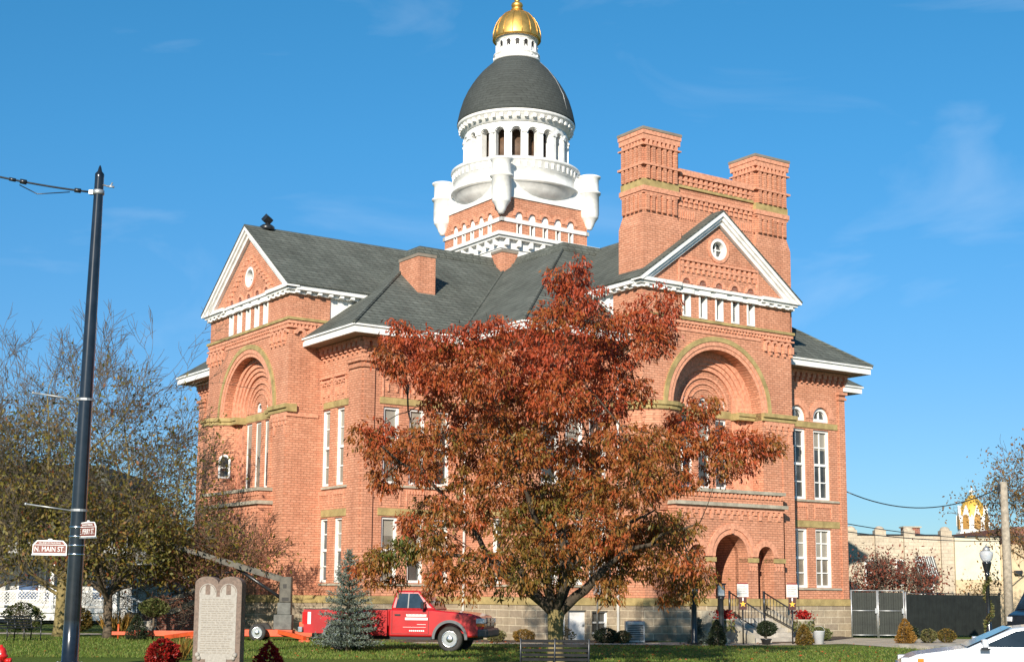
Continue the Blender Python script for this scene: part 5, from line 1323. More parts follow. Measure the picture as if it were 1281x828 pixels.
# ------------------------------------------------------------------ vehicles
def wheel(parent, x, y, r, w, side, name='wheel'):
    """tyre with rim; side = -1 faces -y, +1 faces +y"""
    t = MB()
    prof = [(r * .62, -w / 2 + .01), (r * .80, -w / 2), (r * .94, -w / 2 + .015), (r, -w / 2 + .05), (r, w / 2 - .05), (r * .94, w / 2 - .015), (r * .80, w / 2), (r * .62, w / 2 - .01)]
    t.lathe(0, 0, prof, 32)
    rot = Matrix.Rotation(PI / 2, 3, 'X')
    tv = t.v; t.v = [tuple(rot @ Vector(v)) for v in tv]
    o = build(name, t, M['rubber'], parent); o.location = (x, y, r)
    q = MB(); e = side * (w / 2)
    q.lathe(0, 0, [(r * .64, .0), (r * .63, .02), (r * .56, .0), (r * .5, -.03), (r * .3, -.035), (r * .28, .0), (r * .16, .012), (.01, .012)], 28)
    for k in range(5):
        a = 2 * PI * k / 5; q.lathe(r * .4 * math.cos(a), r * .4 * math.sin(a), [(r * .075, -.034), (r * .07, -.028), (.003, -.028)], 8)
    m = Matrix.Rotation(PI / 2 * (1 if side < 0 else -1), 3, 'X')
    q.v = [tuple(m @ Vector(v) + Vector((0, e, 0))) for v in q.v]
    build('rim', q, M['bright_metal'], o)
    h = MB(); 
    for k in range(5):
        a = 2 * PI * (k + .5) / 5; h.lathe(r * .42 * math.cos(a), r * .42 * math.sin(a), [(r * .08, -.02), (.003, -.02)], 8)
    h.v = [tuple(m @ Vector(v) + Vector((0, e + side * .0, 0))) for v in h.v]
    build('rim_openings', h, M['dark'], o)
    return o

def pickup():
    T = thing('pickup_truck', 'red pickup truck with white door sign parked on the lawn behind the spruce', 'truck', (-3.12, 41.2, 0), -0.17)
    P = M['red_paint']; S = lambda u, z, o: (u, o, z)
    W = .86
    # lower body: bonnet, wings, doors
    m = MB(); m.prism(S, [(-.12, .40), (2.42, .40), (2.56, .52), (2.58, .80), (2.50, .96), (2.2, 1.05), (1.3, 1.13), (1.1, 1.15), (-.12, 1.15)], -W, W)
    b = build('body', m, P, T, bevel=.05)
    c = MB(); 
    for y in (-1.2, .52): c.ring(S, 1.63, .36, .001, .435, y, y + .68, 0, 2 * PI, 28)
    cut(b, c); 
    bv = b.modifiers.new('bevel', 'BEVEL') if not b.modifiers else b.modifiers[0]; bv.width = .035; bv.segments = 3; bv.limit_method = 'ANGLE'
    # bed: floor, sides with wheel arches, tailgate
    for y0, y1 in ((-W, -W + .09), (W - .09, W)):
        m = MB(); m.prism(S, [(-2.56, .48), (-.16, .42), (-.16, 1.12), (-2.58, 1.12)], y0, y1); s = build('bed_side', m, P, T)
        c = MB(); c.ring(S, -1.5, .36, .001, .43, y0 - .1, y1 + .1, 0, 2 * PI, 28); cut(s, c)
    m = MB(); m.box(-2.5, -.18, -W + .1, W - .1, .62, .70); build('bed_floor', m, M['black_metal'], T)
    m = MB(); m.box(-2.60, -2.52, -W + .1, W - .1, .55, 1.10); tg = build('tailgate', m, P, T, bevel=.015); m = MB(); m.box(-2.62, -2.601, -.1, .1, .95, 1.0); build('handle', m, M['black_metal'], tg)
    m = MB(); m.box(-.16, -.1, -W + .1, W - .1, .7, 1.12); build('bed_front', m, P, T)
    m = MB()
    for y in (-W + .01, W - .08): m.box(-2.55, -.2, y, y + .07, 1.121, 1.145)
    build('bed_rail', m, M['black_metal'], T)
    # cab greenhouse
    def cabpts(e, zt): return [(-.08, -.80, 1.14), (1.22, -.80, 1.14), (1.22, .80, 1.14), (-.08, .80, 1.14), (.04, -.66, zt), (.70, -.66, zt), (.70, .66, zt), (.04, .66, zt)]
    m = MB(); m.hexa(cabpts(0, 1.67)); build('cab', m, P, T, bevel=.055)
    def quad(nm, pts, mat, off):
        p = [Vector(q) for q in pts]; n = (p[1] - p[0]).cross(p[3] - p[0]).normalized()
        m = MB(); m.hexa([tuple(q) for q in p] + [tuple(q + n * off) for q in p]); return build(nm, m, mat, T)
    gl = pmat('truck_glass', (.03, .045, .06), .05, .5, 2, spec=.7)
    for s in (-1, 1):
        L = lambda x, f: (x, s * (.80 - .14 * f), 1.14 + .53 * f)
        pts = [L(.06, .08), L(.98, .08), L(.68, .84), L(.12, .84)]
        if s > 0: pts = pts[::-1]
        quad('side_window', pts, gl, .006)
        m = MB(); m.bar(L(.42, .08), L(.42, .84), .03, .03); build('window_divider', m, M['black_metal'], T)
        m = MB(); y = s * (W + .004)
        a, b_ = sorted((y - s * .004, y + s * .004))
        m.box(1.02, 1.03, a, b_, .48, 1.12); m.box(-.02, -.01, a, b_, .48, 1.12); m.box(-.02, 1.03, a, b_, .475, .485); d = build('door', m, M['dark'], T)
        m = MB(); a, b_ = sorted((s * (W - .005), s * (W + .035))); m.box(.06, .22, a, b_, .98, 1.02); build('handle', m, M['black_metal'], d)
        # mirror
        m = MB(); a, b_ = sorted((s * .86, s * 1.08)); m.box(.84, .93, a, b_, 1.16, 1.36); m.bar((.95, s * .8, 1.17), (.9, s * .9, 1.2), .05); build('mirror', m, M['black_gloss'], T, bevel=.02)
        # flares
        for xc in (1.63, -1.5):
            m = MB(); a, b_ = sorted((s * (W - .03), s * (W + .045))); m.ring(S, xc, .37, .425, .50, a, b_, -.05, PI + .05, 24); build('fender_flare', m, pmat('grey_plastic', (.09, .10, .11), .5, .2, 4), T)
        # lamps
        m = MB(); a, b_ = sorted((s * .52, s * (W + .012))); m.box(2.36, 2.60, a, b_, .78, .92); build('headlight', m, pmat('clear_lens', (.75, .76, .78), .12, .15, 6), T, bevel=.02)
        m = MB(); m.box(2.38, 2.605, a, b_, .70, .775); build('turn_signal', m, pmat('amber_lens', (.8, .2, .02), .2, .15, 6), T, bevel=.01)
        m = MB(); a, b_ = sorted((s * (W - .1), s * (W + .01))); m.box(-2.605, -2.45, a, b_, .72, 1.05); build('tail_light', m, pmat('red_lens', (.5, .01, .01), .2, .15, 6), T)
        wheel(T, 1.63, s * .75, .35, .23, s); wheel(T, -1.5, s * .75, .35, .23, s)
    quad('windshield', [(1.16, -.74, 1.19), (1.16, .74, 1.19), (.735, .61, 1.61), (.735, -.61, 1.61)], gl, .012)
    quad('rear_window', [(-.075, .66, 1.22), (-.075, -.66, 1.22), (.02, -.56, 1.58), (.02, .56, 1.58)], gl, .012)
    m = MB(); m.box(2.55, 2.615, -.5, .5, .70, .93); g = build('grille', m, M['black_gloss'], T, bevel=.01); m = MB(); m.box(2.605, 2.63, -.5, .5, .80, .83); m.box(2.605, 2.63, -.02, .02, .71, .92); build('grille_bar', m, P, g)
    m = MB(); m.box(2.40, 2.70, -W - .02, W + .02, .40, .64); build('front_bumper', m, pmat('dark_bumper', (.06, .062, .065), .45, .3, 4), T, bevel=.05)
    m = MB(); m.box(-2.74, -2.6, -W, W, .48, .64); build('rear_bumper', m, M['bright_metal'], T, bevel=.02)
    m = MB(); m.box(-2.4, 2.3, -.6, .6, .32, .5); build('chassis', m, M['dark'], T)
    m = MB(); m.box(-.05, 1.1, -W - .0, -W + .1, .33, .395); build('side_step', m, M['black_metal'], T)
    # door sign: white magnet with lettering lines, web address on the bed
    m = MB(); m.box(.36, 1.0, -W - .010, -W - .005, .845, 1.04); sg = build('door_sign', m, M['red_paint'], T)
    m = MB(); m.box(.36, 1.0, -W - .014, -W - .011, .86, .925); m.box(.40, .96, -W - .014, -W - .011, .955, .968)
    for k in range(15): m.box(.39 + k * .039, .415 + k * .039, -W - .014, -W - .011, .972, 1.02)
    m.box(.70, .95, -W - .014, -W - .011, .735, .745); m.box(.30, .95, -W - .014, -W - .011, .66, .668)
    for k in range(8): m.box(.48 + k * .055, .52 + k * .055, -W - .014, -W - .011, .55, .585)
    build('lettering', m, M['white_text'], sg)
    tx = text('lettering', 'RL.COM', .13, M['white_text'], T, (-.98, -W - .005, 1.03), (PI / 2, 0, 0), .58)
    m = MB(); m.box(-2.52, -2.36, -W - .006, -W - .001, .72, 1.05); build('door_sign', m, M['white_text'], T)
    return T
pickup()

def parked_car():
    T = thing('parked_car', 'silver-white car with dark windows driving past in the lower right corner', 'car', (9.62, 27.0, -.30), PI - .22)
    # local: +x forward (so it faces left in view), y left
    P = pmat('silver_paint', (.55, .58, .62), .28, .08, 1.2, metal=.3, coat=.7)
    S = lambda u, z, o: (u, o, z); W = .88
    prof = [(-2.3, .35), (2.15, .32), (2.34, .42), (2.38, .62), (2.30, .76), (2.05, .86), (1.2, .985), (.9, 1.0), (-1.6, 1.02), (-2.2, 1.0), (-2.34, .8)]
    m = MB(); m.prism(S, prof, -W, W); b = build('body', m, P, T)
    c = MB()
    for xc in (1.55, -1.42):
        for y in (-1.2, .6): c.ring(S, xc, .33, .001, .40, y, y + .6, 0, 2 * PI, 28)
    cut(b, c); bv = b.modifiers.new('bevel', 'BEVEL'); bv.width = .07; bv.segments = 3; bv.limit_method = 'ANGLE'; bv.angle_limit = R_(35)
    # greenhouse
    xs = [(1.18, .98), (.35, 1.36), (-.2, 1.425), (-.9, 1.42), (-1.5, 1.32), (-2.1, 1.02)]
    n = len(xs); vs = []; fs = []
    for s in (-1, 1):
        for x, z in xs: vs.append((x, s * (.84 - .42 * (z - .98) * .6), z))
    for i in range(n - 1): fs.append((i, i + 1, n + i + 1, n + i))
    vs += [(1.18, -.84, .93), (-2.1, -.84, .93), (1.18, .84, .93), (-2.1, .84, .93)]
    fs += [tuple([2 * n, *range(n), 2 * n + 1])[::-1], tuple([2 * n + 2, *range(n, 2 * n), 2 * n + 3]), (0, n, 2 * n + 2, 2 * n), (n - 1, 2 * n - 1, 2 * n + 3, 2 * n + 1)[::-1]]
    m = MB(); m.add(vs, fs); build('cabin', m, P, T, bevel=.035)
    gl = pmat('tinted_glass', (.015, .022, .03), .06, .5, 1.4, spec=.4)
    for s in (-1, 1):
        yy = lambda z, e: s * (.84 - .42 * (z - .98) * .6 + e)
        for poly, nm in (([(.92, 1.02), (.30, 1.30), (-.02, 1.345), (-.02, 1.02)], 'front_window'), ([(-.12, 1.02), (-.12, 1.35), (-.85, 1.35), (-.85, 1.02)], 'rear_window'), ([(-.95, 1.02), (-.95, 1.345), (-1.4, 1.27), (-1.8, 1.05)], 'quarter_window')):
            k = len(poly); m = MB(); m.add([(x, yy(z, .004), z) for x, z in poly] + [(x, yy(z, .012), z) for x, z in poly], [tuple(range(k)), tuple(range(k, 2 * k))] + [(i, (i + 1) % k, k + (i + 1) % k, k + i) for i in range(k)]); build(nm, m, gl, T)
        m = MB(); a, b_ = sorted((s * .86, s * 1.06)); m.box(.80, .92, a, b_, 1.0, 1.16); build('mirror', m, P, T, bevel=.03)
        m = MB(); a, b_ = sorted((s * .87, s * 1.05)); m.box(.78, .94, a, b_, .97, 1.0); build('mirror_base', m, M['black_gloss'], T)
        m = MB(); a, b_ = sorted((s * .5, s * (W + .008))); m.box(2.0, 2.33, a, b_, .66, .80); build('headlight', m, bpy.data.materials['clear_lens'], T, bevel=.03)
        m = MB(); a, b_ = sorted((s * (W - .12), s * (W + .014))); m.box(1.93, 2.04, a, b_, .70, .79); build('turn_signal', m, bpy.data.materials['amber_lens'], T, bevel=.01)
        m = MB(); a, b_ = sorted((s * W, s * (W + .012))); m.box(-.085, -.075, a, b_, .45, 1.0); d = build('door_gap', m, M['dark'], T)
        m = MB(); a, b_ = sorted((s * (W - .01), s * (W + .035))); m.box(-.02, .14, a, b_, .86, .895); build('handle', m, P, T, bevel=.01)
        m = MB(); m.ring(S, 1.55, .33, .39, .43, *sorted((s * (W - .02), s * (W + .012))), 0, PI, 24); build('wheel_arch', m, P, T)
        wheel(T, 1.55, s * .77, .33, .21, s); wheel(T, -1.42, s * .77, .33, .21, s)
    for pts, nm in (([(1.15, -.78, 1.005), (1.15, .78, 1.005), (.37, .66, 1.365), (.37, -.66, 1.365)], 'windshield'), ([(-2.08, .76, 1.04), (-2.08, -.76, 1.04), (-1.53, -.66, 1.32), (-1.53, .66, 1.32)], 'back_window')):
        p = [Vector(q) for q in pts]; nrm = (p[1] - p[0]).cross(p[3] - p[0]).normalized(); m = MB(); m.hexa([tuple(q + nrm * .002) for q in p] + [tuple(q + nrm * .014) for q in p]); build(nm, m, gl, T)
    m = MB(); m.box(2.34, 2.40, -.45, .45, .55, .7); build('grille', m, M['black_gloss'], T)
    m = MB(); m.box(-2.0, 2.0, -.7, .7, .2, .4); build('chassis', m, M['dark'], T)
parked_car()

def far_car():
    T = thing('parked_car', 'dark car seen far off between the side stairs and the white gable', 'car', (-19.6, 74, 0), 0)
    S = lambda u, z, o: (u, o, z)
    m = MB(); m.prism(S, [(-1.9, .3), (1.9, .3), (1.95, .6), (1.1, .8), (.5, 1.25), (-.6, 1.28), (-1.3, .85), (-1.95, .75)], -.8, .8); build('body', m, pmat('dark_blue_paint', (.02, .03, .06), .3, .2, 2, coat=.5), T, bevel=.05)
    m = MB(); m.prism(S, [(.85, .85), (.42, 1.18), (-.5, 1.2), (-.95, .88)], -.81, .81); build('window', m, M['glass'], T)
    for x in (-1.2, 1.2):
        for s in (-1, 1): wheel(T, x, s * .72, .3, .2, s)
far_car()

def dark_van():
    T = thing('dark_van', 'dark blue van with sloping windscreen partly out of frame at the right edge', 'van', (20.9, 55.6, 0), PI + .25)
    S = lambda u, z, o: (u, o, z)
    m = MB(); m.prism(S, [(-3, .35), (1.5, .35), (1.6, .5), (1.55, .95), (1.25, 1.1), (.75, 1.9), (.5, 1.98), (-3, 2.0)], -.85, .85); build('body', m, pmat('navy_paint', (.012, .018, .03), .3, .25, 2, coat=.6), T, bevel=.06)
    p = [Vector(q) for q in [(1.22, -.7, 1.17), (1.22, .7, 1.17), (.80, .62, 1.83), (.80, -.62, 1.83)]]; nn = (p[1] - p[0]).cross(p[3] - p[0]).normalized(); m = MB(); m.hexa([tuple(q + nn * .003) for q in p] + [tuple(q + nn * .015) for q in p]); build('windscreen', m, pmat('van_glass', (.02, .04, .07), .05, .5, 2, spec=.7), T)
    for s in (-1, 1):
        m = MB(); a, b = sorted((s * .845, s * .858)); m.prism(S, [(1.0, 1.2), (.72, 1.75), (.1, 1.78), (.1, 1.2)], a, b); build('side_window', m, bpy.data.materials['van_glass'], T)
        m = MB(); a, b = sorted((s * .5, s * .82)); m.box(1.45, 1.6, a, b, .7, .88); build('headlight', m, bpy.data.materials['clear_lens'], T, bevel=.02)
        for x in (1.0, -2.2): wheel(T, x, s * .76, .33, .2, s)
    m = MB(); m.box(1.58, 1.66, -.8, .8, .38, .58); build('bumper', m, M['black_metal'], T, bevel=.02)
dark_van()

def boom_lift():
    T = thing('boom_lift', 'towable boom lift with orange-red chassis and raised grey boom on the lawn', 'lift', (-8.6, 48.4, 0), 0.03)
    OR = pmat('orange_red_paint', (.62, .085, .02), .45, .3, 4)
    m = MB(); m.box(-3.9, 2.6, -.12, .12, .12, .30); m.box(-.6, 1.4, -.45, .45, .14, .36); build('chassis', m, OR, T, bevel=.015)
    tx = text('lettering', 'BOOM', .16, M['white_text'], T, (.5, -.455, .25), (PI / 2, 0, 0), .7); bpy.data.objects.remove(tx)
    for x, s in ((-2.6, -1), (1.9, -1), (-2.2, 1), (1.6, 1)):
        m = MB(); m.bar((x * .45, s * .3, .32), (x, s * 1.2, .12), .14, .12); m.box(x - .18, x + .18, s * 1.2 - .18, s * 1.2 + .18, .0, .06); build('outrigger', m, OR, T)
    for s in (-1, 1):
        w = wheel(T, .3, s * .75, .28, .18, s)
    m = MB(); m.box(.75, 1.35, -.3, .3, .36, .85); m.box(.85, 1.3, -.22, .22, .85, 1.25); build('turntable', m, pmat('dull_grey_paint', (.11, .11, .095), .6, .4, 5), T, bevel=.02)
    m = MB(); m.box(.9, 1.3, -.2, .2, 1.25, 2.1); ma = build('mast_head', m, pmat('weathered_grey_paint', (.09, .08, .06), .6, .4, 5), T, bevel=.03)
    m = MB(); m.box(1.02, 1.14, -.206, -.2, 1.72, 1.86); m.box(1.0, 1.22, -.206, -.2, 1.3, 1.42); build('head_holes', m, M['dark'], ma)
    m = MB(); m.bar((1.1, -.1, 1.98), (-1.1, -.1, 2.62), .17, .2); m.bar((-1.0, -.1, 2.6), (-3.2, -.1, 3.25), .13, .16); build('boom', m, bpy.data.materials['weathered_grey_paint'], T)
    m = MB(); m.tube([(1.0, .08, 1.35), (-.6, .08, 2.4)], .06, 8); build('cylinder', m, M['black_metal'], T)
    m = MB(); x0, x1 = -4.15, -3.2
    m.box(x0, x1, -.4, .4, 2.45, 2.52)
    for x in (x0, x1):
        for y in (-.4, .4): m.tube([(x, y, 2.5), (x, y, 3.5)], .02, 6)
    for z in (3.0, 3.5): m.tube([(x0, -.4, z), (x1, -.4, z), (x1, .4, z), (x0, .4, z), (x0, -.4, z)], .02, 6)
    m.box(x0 + .3, x1 - .3, -.42, -.395, 2.52, 2.95); build('basket', m, pmat('dull_steel', (.22, .23, .23), .5, .3, 4), T)
    m = MB(); m.box(-4.6, -3.9, -.06, .06, .15, .26); m.tube([(-4.4, 0, .02), (-4.4, 0, .5)], .03, 8); build('tow_bar', m, OR, T)
    m = MB(); m.box(1.6, 2.2, -.3, .3, .36, .62); build('battery_box', m, OR, T, bevel=.03)
boom_lift()

# ------------------------------------------------------------------ street furniture
def street_pole():
    T = thing('street_pole', 'tall tapered black steel street pole with two brown street name plates', 'pole', (-9.2, 30.5, 0)); T.rotation_euler = (0, .010, 0); T.scale = (1, 1, .985)
    lx = .07
    m = MB(); m.lathe(0, 0, [(.30, 0), (.30, .06), (.24, .10), (.175, .14), (.168, 1.0), (.155, 4), (.125, 8), (.098, 10.7), (.10, 10.72), (.10, 10.8), (.05, 10.86), (.03, 10.95), (.01, 11.0)], 28); build('shaft', m, M['black_gloss'], T)
    m = MB()
    for i in range(6):
        a = PI / 3 * i; m.lathe(.25 * math.cos(a), .25 * math.sin(a), [(.025, .05), (.025, .12), (.005, .13)], 6)
    build('base_bolts', m, M['grey_metal'], T)
    for z in (5.75, 3.35):
        m = MB(); m.tube([(-.1, -.05, z - .04), (-1.05, -.2, z + .08)], .018, 6); m.sphere((-1.07, -.2, z + .08), .035, 8, 5); m.ring(lambda u, z_, o: (u, z_, z + o), 0, 0, .13, .175, -.05, .0, 0, 2 * PI, 16); build('banner_arm', m, M['grey_metal'], T)
    m = MB()
    def collar(z): m.lathe(0, 0, [(.172, z - .018), (.176, z - .016), (.176, z + .016), (.172, z + .018)], 24)
    for z in (2.96, 2.76, 2.57, 2.38): collar(z)
    build('straps', m, M['bright_metal'], T)
    m = MB(); m.lathe(0, 0, [(.105, 10.32), (.125, 10.33), (.125, 10.42), (.105, 10.43)], 16); m.box(-.2, -.1, -.05, .05, 10.33, 10.42); m.tube([(.1, 0, 10.55), (.25, -.02, 10.5), (.3, -.02, 10.6)], .02, 5); m.tube([(.2, -.02, 10.52), (.34, -.02, 10.5)], .025, 5); build('wire_clamp', m, M['grey_metal'], T)
    # street name plates: thin aluminium plates with raised letters
    def plate(lab, top, loc, rz, flip=False):
        q = bpy.data.objects.new('street_name_plate', None); COL.objects.link(q); q.parent = T; q.location = loc; q.rotation_euler = (0, 0, rz)
        out = [(-.39, -.15), (.39, -.15), (.39, .06), (.30, .16), (.05, .17), (.05, .185), (.035, .2), (-.035, .2), (-.05, .185), (-.05, .17), (-.30, .16), (-.39, .06)]
        S = lambda u, z, o: (u, -o, z)
        m = MB(); m.prism(S, out, -.012, .0); build('border', m, M['white_text'], q)
        inn = [(-.37, -.13), (.37, -.13), (.37, .045), (.28, .14), (-.28, .14), (-.37, .045)]
        m = MB(); m.prism(S, inn, .001, .006); build('face', m, M['sign_brown'], q)
        m = MB(); m.prism(S, [(-.37, .05), (.37, .05), (.36, .062), (-.36, .062)], .007, .009); build('divider', m, M['white_text'], q)
        text('lettering', lab, .165, M['white_text'], q, (0, -.009, -.045), (PI / 2, 0, 0), .68)
        text('lettering', top, .055, M['white_text'], q, (0, -.009, .1), (PI / 2, 0, 0), .5)
        m = MB(); m.box(-.4, .4, -.02, .03, -.185, -.151); build('bracket', m, M['grey_metal'], q)
        return q
    plate('N. MAIN ST.', 'VILLAGE OF PAULDING', (-.54, -.1, 2.52), 0.02).scale = (.92, .92, .92)
    plate('E. PERRY ST.', 'VILLAGE OF PAULDING', (.31, -.36, 2.90), -.85)
    return T
POLE = street_pole()
def wire(name, label, p, q, sag, r=.012, n=18, cat='wire', fit=False):
    p, q = Vector(p), Vector(q); m = MB()
    pts = [p.lerp(q, i / n) - Vector((0, 0, sag * 4 * (i / n) * (1 - i / n))) for i in range(n + 1)]
    if not fit: o = build(name, _tube(pts, r), M['black_metal']); return tag(o, label, cat)
    T = thing(name, label, cat, (0, 0, 0)); build('cable', _tube(pts, r), M['black_metal'], T)
    f = MB()
    for i0, rr in ((1, .05), (6, .055), (7, .04)):
        f.tube([pts[i0].lerp(pts[i0 + 1], .2), pts[i0].lerp(pts[i0 + 1], .8)], rr, 6)
    f.tube([pts[6] - Vector((.2, 0, .05)), pts[6] + Vector((.2, 0, -.25)), pts[6] + Vector((.9, 0, -.2))], .012, 5)
    build('splice', f, M['black_metal'], T)
    return T
def _tube(pts, r):
    m = MB(); m.tube(pts, r, 6); return m
wire('span_wire', 'black overhead cable with splices running left from the top of the pole', (-9.2, 30.5, 10.22), (-13.2, 29.6, 10.9), .12, .022, 18, 'cable', True)
wire('overhead_wire', 'thick black wire sagging from the courthouse corner to the wooden utility pole', (13.75, 58.8, 5.85), (20.45, 60, 6.15), .75, .024)
wire('overhead_wire', 'thin wire low above the stone building, upper of the pair', (13.9, 60, 4.62), (30, 79, 4.95), .35, .02)
wire('overhead_wire', 'thin wire low above the stone building, lower of the pair', (13.9, 60, 4.28), (30, 79.2, 4.9), .3, .022)

def lamp_right():
    T = thing('street_lamp', 'black street lamp with clear globe, wrapped in vine, beside the dark fence', 'street lamp', (17.15, 52.0, 0))
    m = MB(); m.lathe(0, 0, [(.19, 0), (.19, .12), (.14, .2), (.09, .7), (.075, .75), (.07, 2.35), (.09, 2.38), (.09, 2.42), (.075, 2.45), (.12, 2.62), (.16, 2.8), (.17, 2.86), (.1, 2.88)], 20); build('post', m, M['black_gloss'], T)
    g, nt, b = mat_base('frosted_acrylic_globe'); b.inputs['Base Color'].default_value = (.7, .72, .74, 1); b.inputs['Roughness'].default_value = .25; b.inputs['Transmission Weight'].default_value = .45
    m = MB(); m.lathe(0, 0, [(.13, 2.87), (.19, 2.95), (.235, 3.1), (.24, 3.2), (.2, 3.24), (.13, 3.27)], 20); build('globe', m, g, T)
    m = MB(); m.lathe(0, 0, [(.14, 3.26), (.12, 3.36), (.06, 3.41), (.02, 3.46), (.01, 3.5)], 16); build('finial_cap', m, M['grey_metal'], T)
    n = 420; z = rng.uniform(.3, 2.3, n); a = 5 * z + rng.normal(0, .5, n); P = np.stack([.09 * np.cos(a), .09 * np.sin(a), z], 1); D = unit(np.stack([np.cos(a), np.sin(a), rng.normal(0, .6, n)], 1))
    leaf_mesh('vine', P, D, rng.uniform(.07, .15, n), rng.uniform(0, 1, n), M['leaf_green'], T, .6)
lamp_right()
def wood_pole():
    T = thing('utility_pole', 'weathered wooden utility pole at the right, behind the globe lamp', 'utility pole', (20.62, 60.0, 0))
    m = MB(); m.tube([(0, 0, -.1), (.02, 0, 3), (.0, 0, 6.4)], [.19, .175, .15], 14); build('shaft', m, pmat('weathered_pole_wood', (.36, .31, .24), .9, .35, 6, bump=.6), T, False)
    m = MB(); m.box(-.24, -.14, -.05, .05, 6.0, 6.3); m.tube([(-.2, 0, 6.0), (-.2, 0, 5.6), (-.16, 0, 5.4)], .02, 5); build('insulator', m, M['black_metal'], T)
wood_pole()
def dark_post(x, y, h, label, box):
    T = thing('lamp_post', label, 'lamp post', (x, y, 0))
    m = MB(); m.lathe(0, 0, [(.13, 0), (.13, .1), (.095, .16), (.085, h * .72), (.11, h * .74), (.12, h * .78)], 14); build('post', m, M['black_metal'], T)
    m = MB(); m.box(-.13, .13, -.13, .13, h * .78, h * .80); m.box(-.15, .15, -.15, .15, h * .97, h)
    for sx in (-.12, .1):
        for sy in (-.12, .1): m.box(sx, sx + .02, sy, sy + .02, h * .8, h * .97)
    build('lantern_frame', m, M['black_metal'], T)
    m = MB(); m.box(-.10, .10, -.10, .10, h * .8, h * .96); build('lantern_glass', m, pmat('milky_glass', (.6, .62, .62), .3, .1, 4), T)
dark_post(6.02, 47.5, 2.15, 'dark lantern post left of the entrance, further from the steps', True)
dark_post(6.95, 47.8, 2.0, 'dark lantern post behind the dark cone shrub by the steps', True)

def star_sign(x, y, label):
    T = thing('star_sign', label, 'sign', (x, y, 0))
    m = MB(); m.tube([(0, .03, 0), (0, .03, 1.15)], .025, 8); build('post', m, M['black_metal'], T)
    S = lambda u, z, o: (u, -o, z)
    m = MB(); m.prism(S, [(-.19, 1.56), (.19, 1.56), (.19, 1.98), (-.19, 1.98)], 0, .02); pn = build('panel', m, pmat('faded_white_panel', (.6, .59, .55), .6, .15, 8), T)
    m = MB()
    for r in range(4):
        for k in range(6 - r % 2): m.box(-.14 + k * .047, -.105 + k * .047, -.024, -.021, 1.66 + r * .075, 1.69 + r * .075)
    build('lettering', m, pmat('grey_lettering', (.3, .3, .3), .6, .2), pn)
    m = MB(); m.box(-.17, .17, -.02, .0, 1.981, 2.03); build('header', m, pmat('dark_red_paint', (.22, .02, .015), .5, .2), T)
    m = MB(); m.prism(S, [(-.125, 1.14), (.125, 1.14), (.125, 1.55), (-.125, 1.55)], 0, .02); pl = build('star_plaque', m, pmat('dark_maroon', (.06, .012, .01), .5, .2), T)
    m = MB(); m.box(-.02, .02, -.026, -.021, 1.43, 1.54); build('stripe', m, M['white_text'], pl)
    st = [((.115 if i % 2 == 0 else .046) * math.sin(PI * i / 5), 1.325 + (.115 if i % 2 == 0 else .046) * math.cos(PI * i / 5)) for i in range(10)]
    m = MB(); m.prism(S, st, .021, .03); build('star', m, pmat('yellow_gold_paint', (.75, .42, .04), .5, .1), pl)
star_sign(7.75, 48.3, 'white sign over a gold star plaque, left of the entrance steps')
star_sign(9.51, 48.9, 'white sign over a gold star plaque, right of the entrance steps')

def urn(x, y, label):
    T = thing('planter_urn', label, 'planter', (x, y, 0))
    m = MB(); m.lathe(0, 0, [(.22, 0), (.22, .12), (.12, .18), (.11, .34), (.2, .46), (.3, .6), (.33, .74), (.36, .78), (.36, .82), (.28, .82), (.26, .7)], 22); build('bowl', m, M['limestone'], T)
    n = 420; P = np.stack([rng.normal(0, .15, n), rng.normal(0, .15, n), rng.uniform(.75, 1.08, n)], 1); D = unit(rng.normal(0, 1, (n, 3)) + [0, 0, .5])
    leaf_mesh('flowers', P, D, rng.uniform(.06, .11, n), rng.uniform(0, .6, n), M['leaf_red'], T, .7)
    n = 260; a = rng.uniform(0, 2 * PI, n); P = np.stack([.33 * np.cos(a), .33 * np.sin(a), rng.uniform(.45, .85, n)], 1); D = unit(np.stack([np.cos(a) * .5, np.sin(a) * .5, np.full(n, -1.)], 1) + rng.normal(0, .3, (n, 3)))
    leaf_mesh('trailing_leaves', P, D, rng.uniform(.07, .13, n), rng.uniform(0, 1, n), M['leaf_green'], T, .5)
urn(7.2, 49.0, 'stone urn of red flowers left of the entrance steps'); urn(9.95, 49.3, 'stone urn of red flowers right of the entrance steps')
T = thing('bucket', 'pale grey bucket beside the right-hand urn', 'bucket', (10.45, 49.2, 0)); m = MB(); m.lathe(0, 0, [(.15, 0), (.2, .42), (.21, .43), (.2, .44), (.18, .42), (.14, .05)], 20); build('pail', m, pmat('pale_plastic', (.55, .56, .58), .5, .1), T); m = MB(); m.ring(lambda u, z, o: (u, o, z), 0, .4, .2, .21, -.005, .005, 0, PI, 16); build('handle', m, M['grey_metal'], T)
T = thing('heater_box', 'grey air conditioning unit against the stone base', 'air conditioner', (4.2, 49.0, 0)); m = MB(); m.box(-.32, .32, -.3, .3, .02, .72); build('housing', m, M['grey_metal'], T, bevel=.02)
m = MB()
for k in range(9): m.box(-.27, .27, -.32, -.3, .1 + k * .06, .13 + k * .06)
build('grille', m, M['dark'], T); m = MB(); m.lathe(0, 0, [(.24, .72), (.24, .74), (.02, .745)], 18); build('fan_guard', m, M['black_metal'], T)

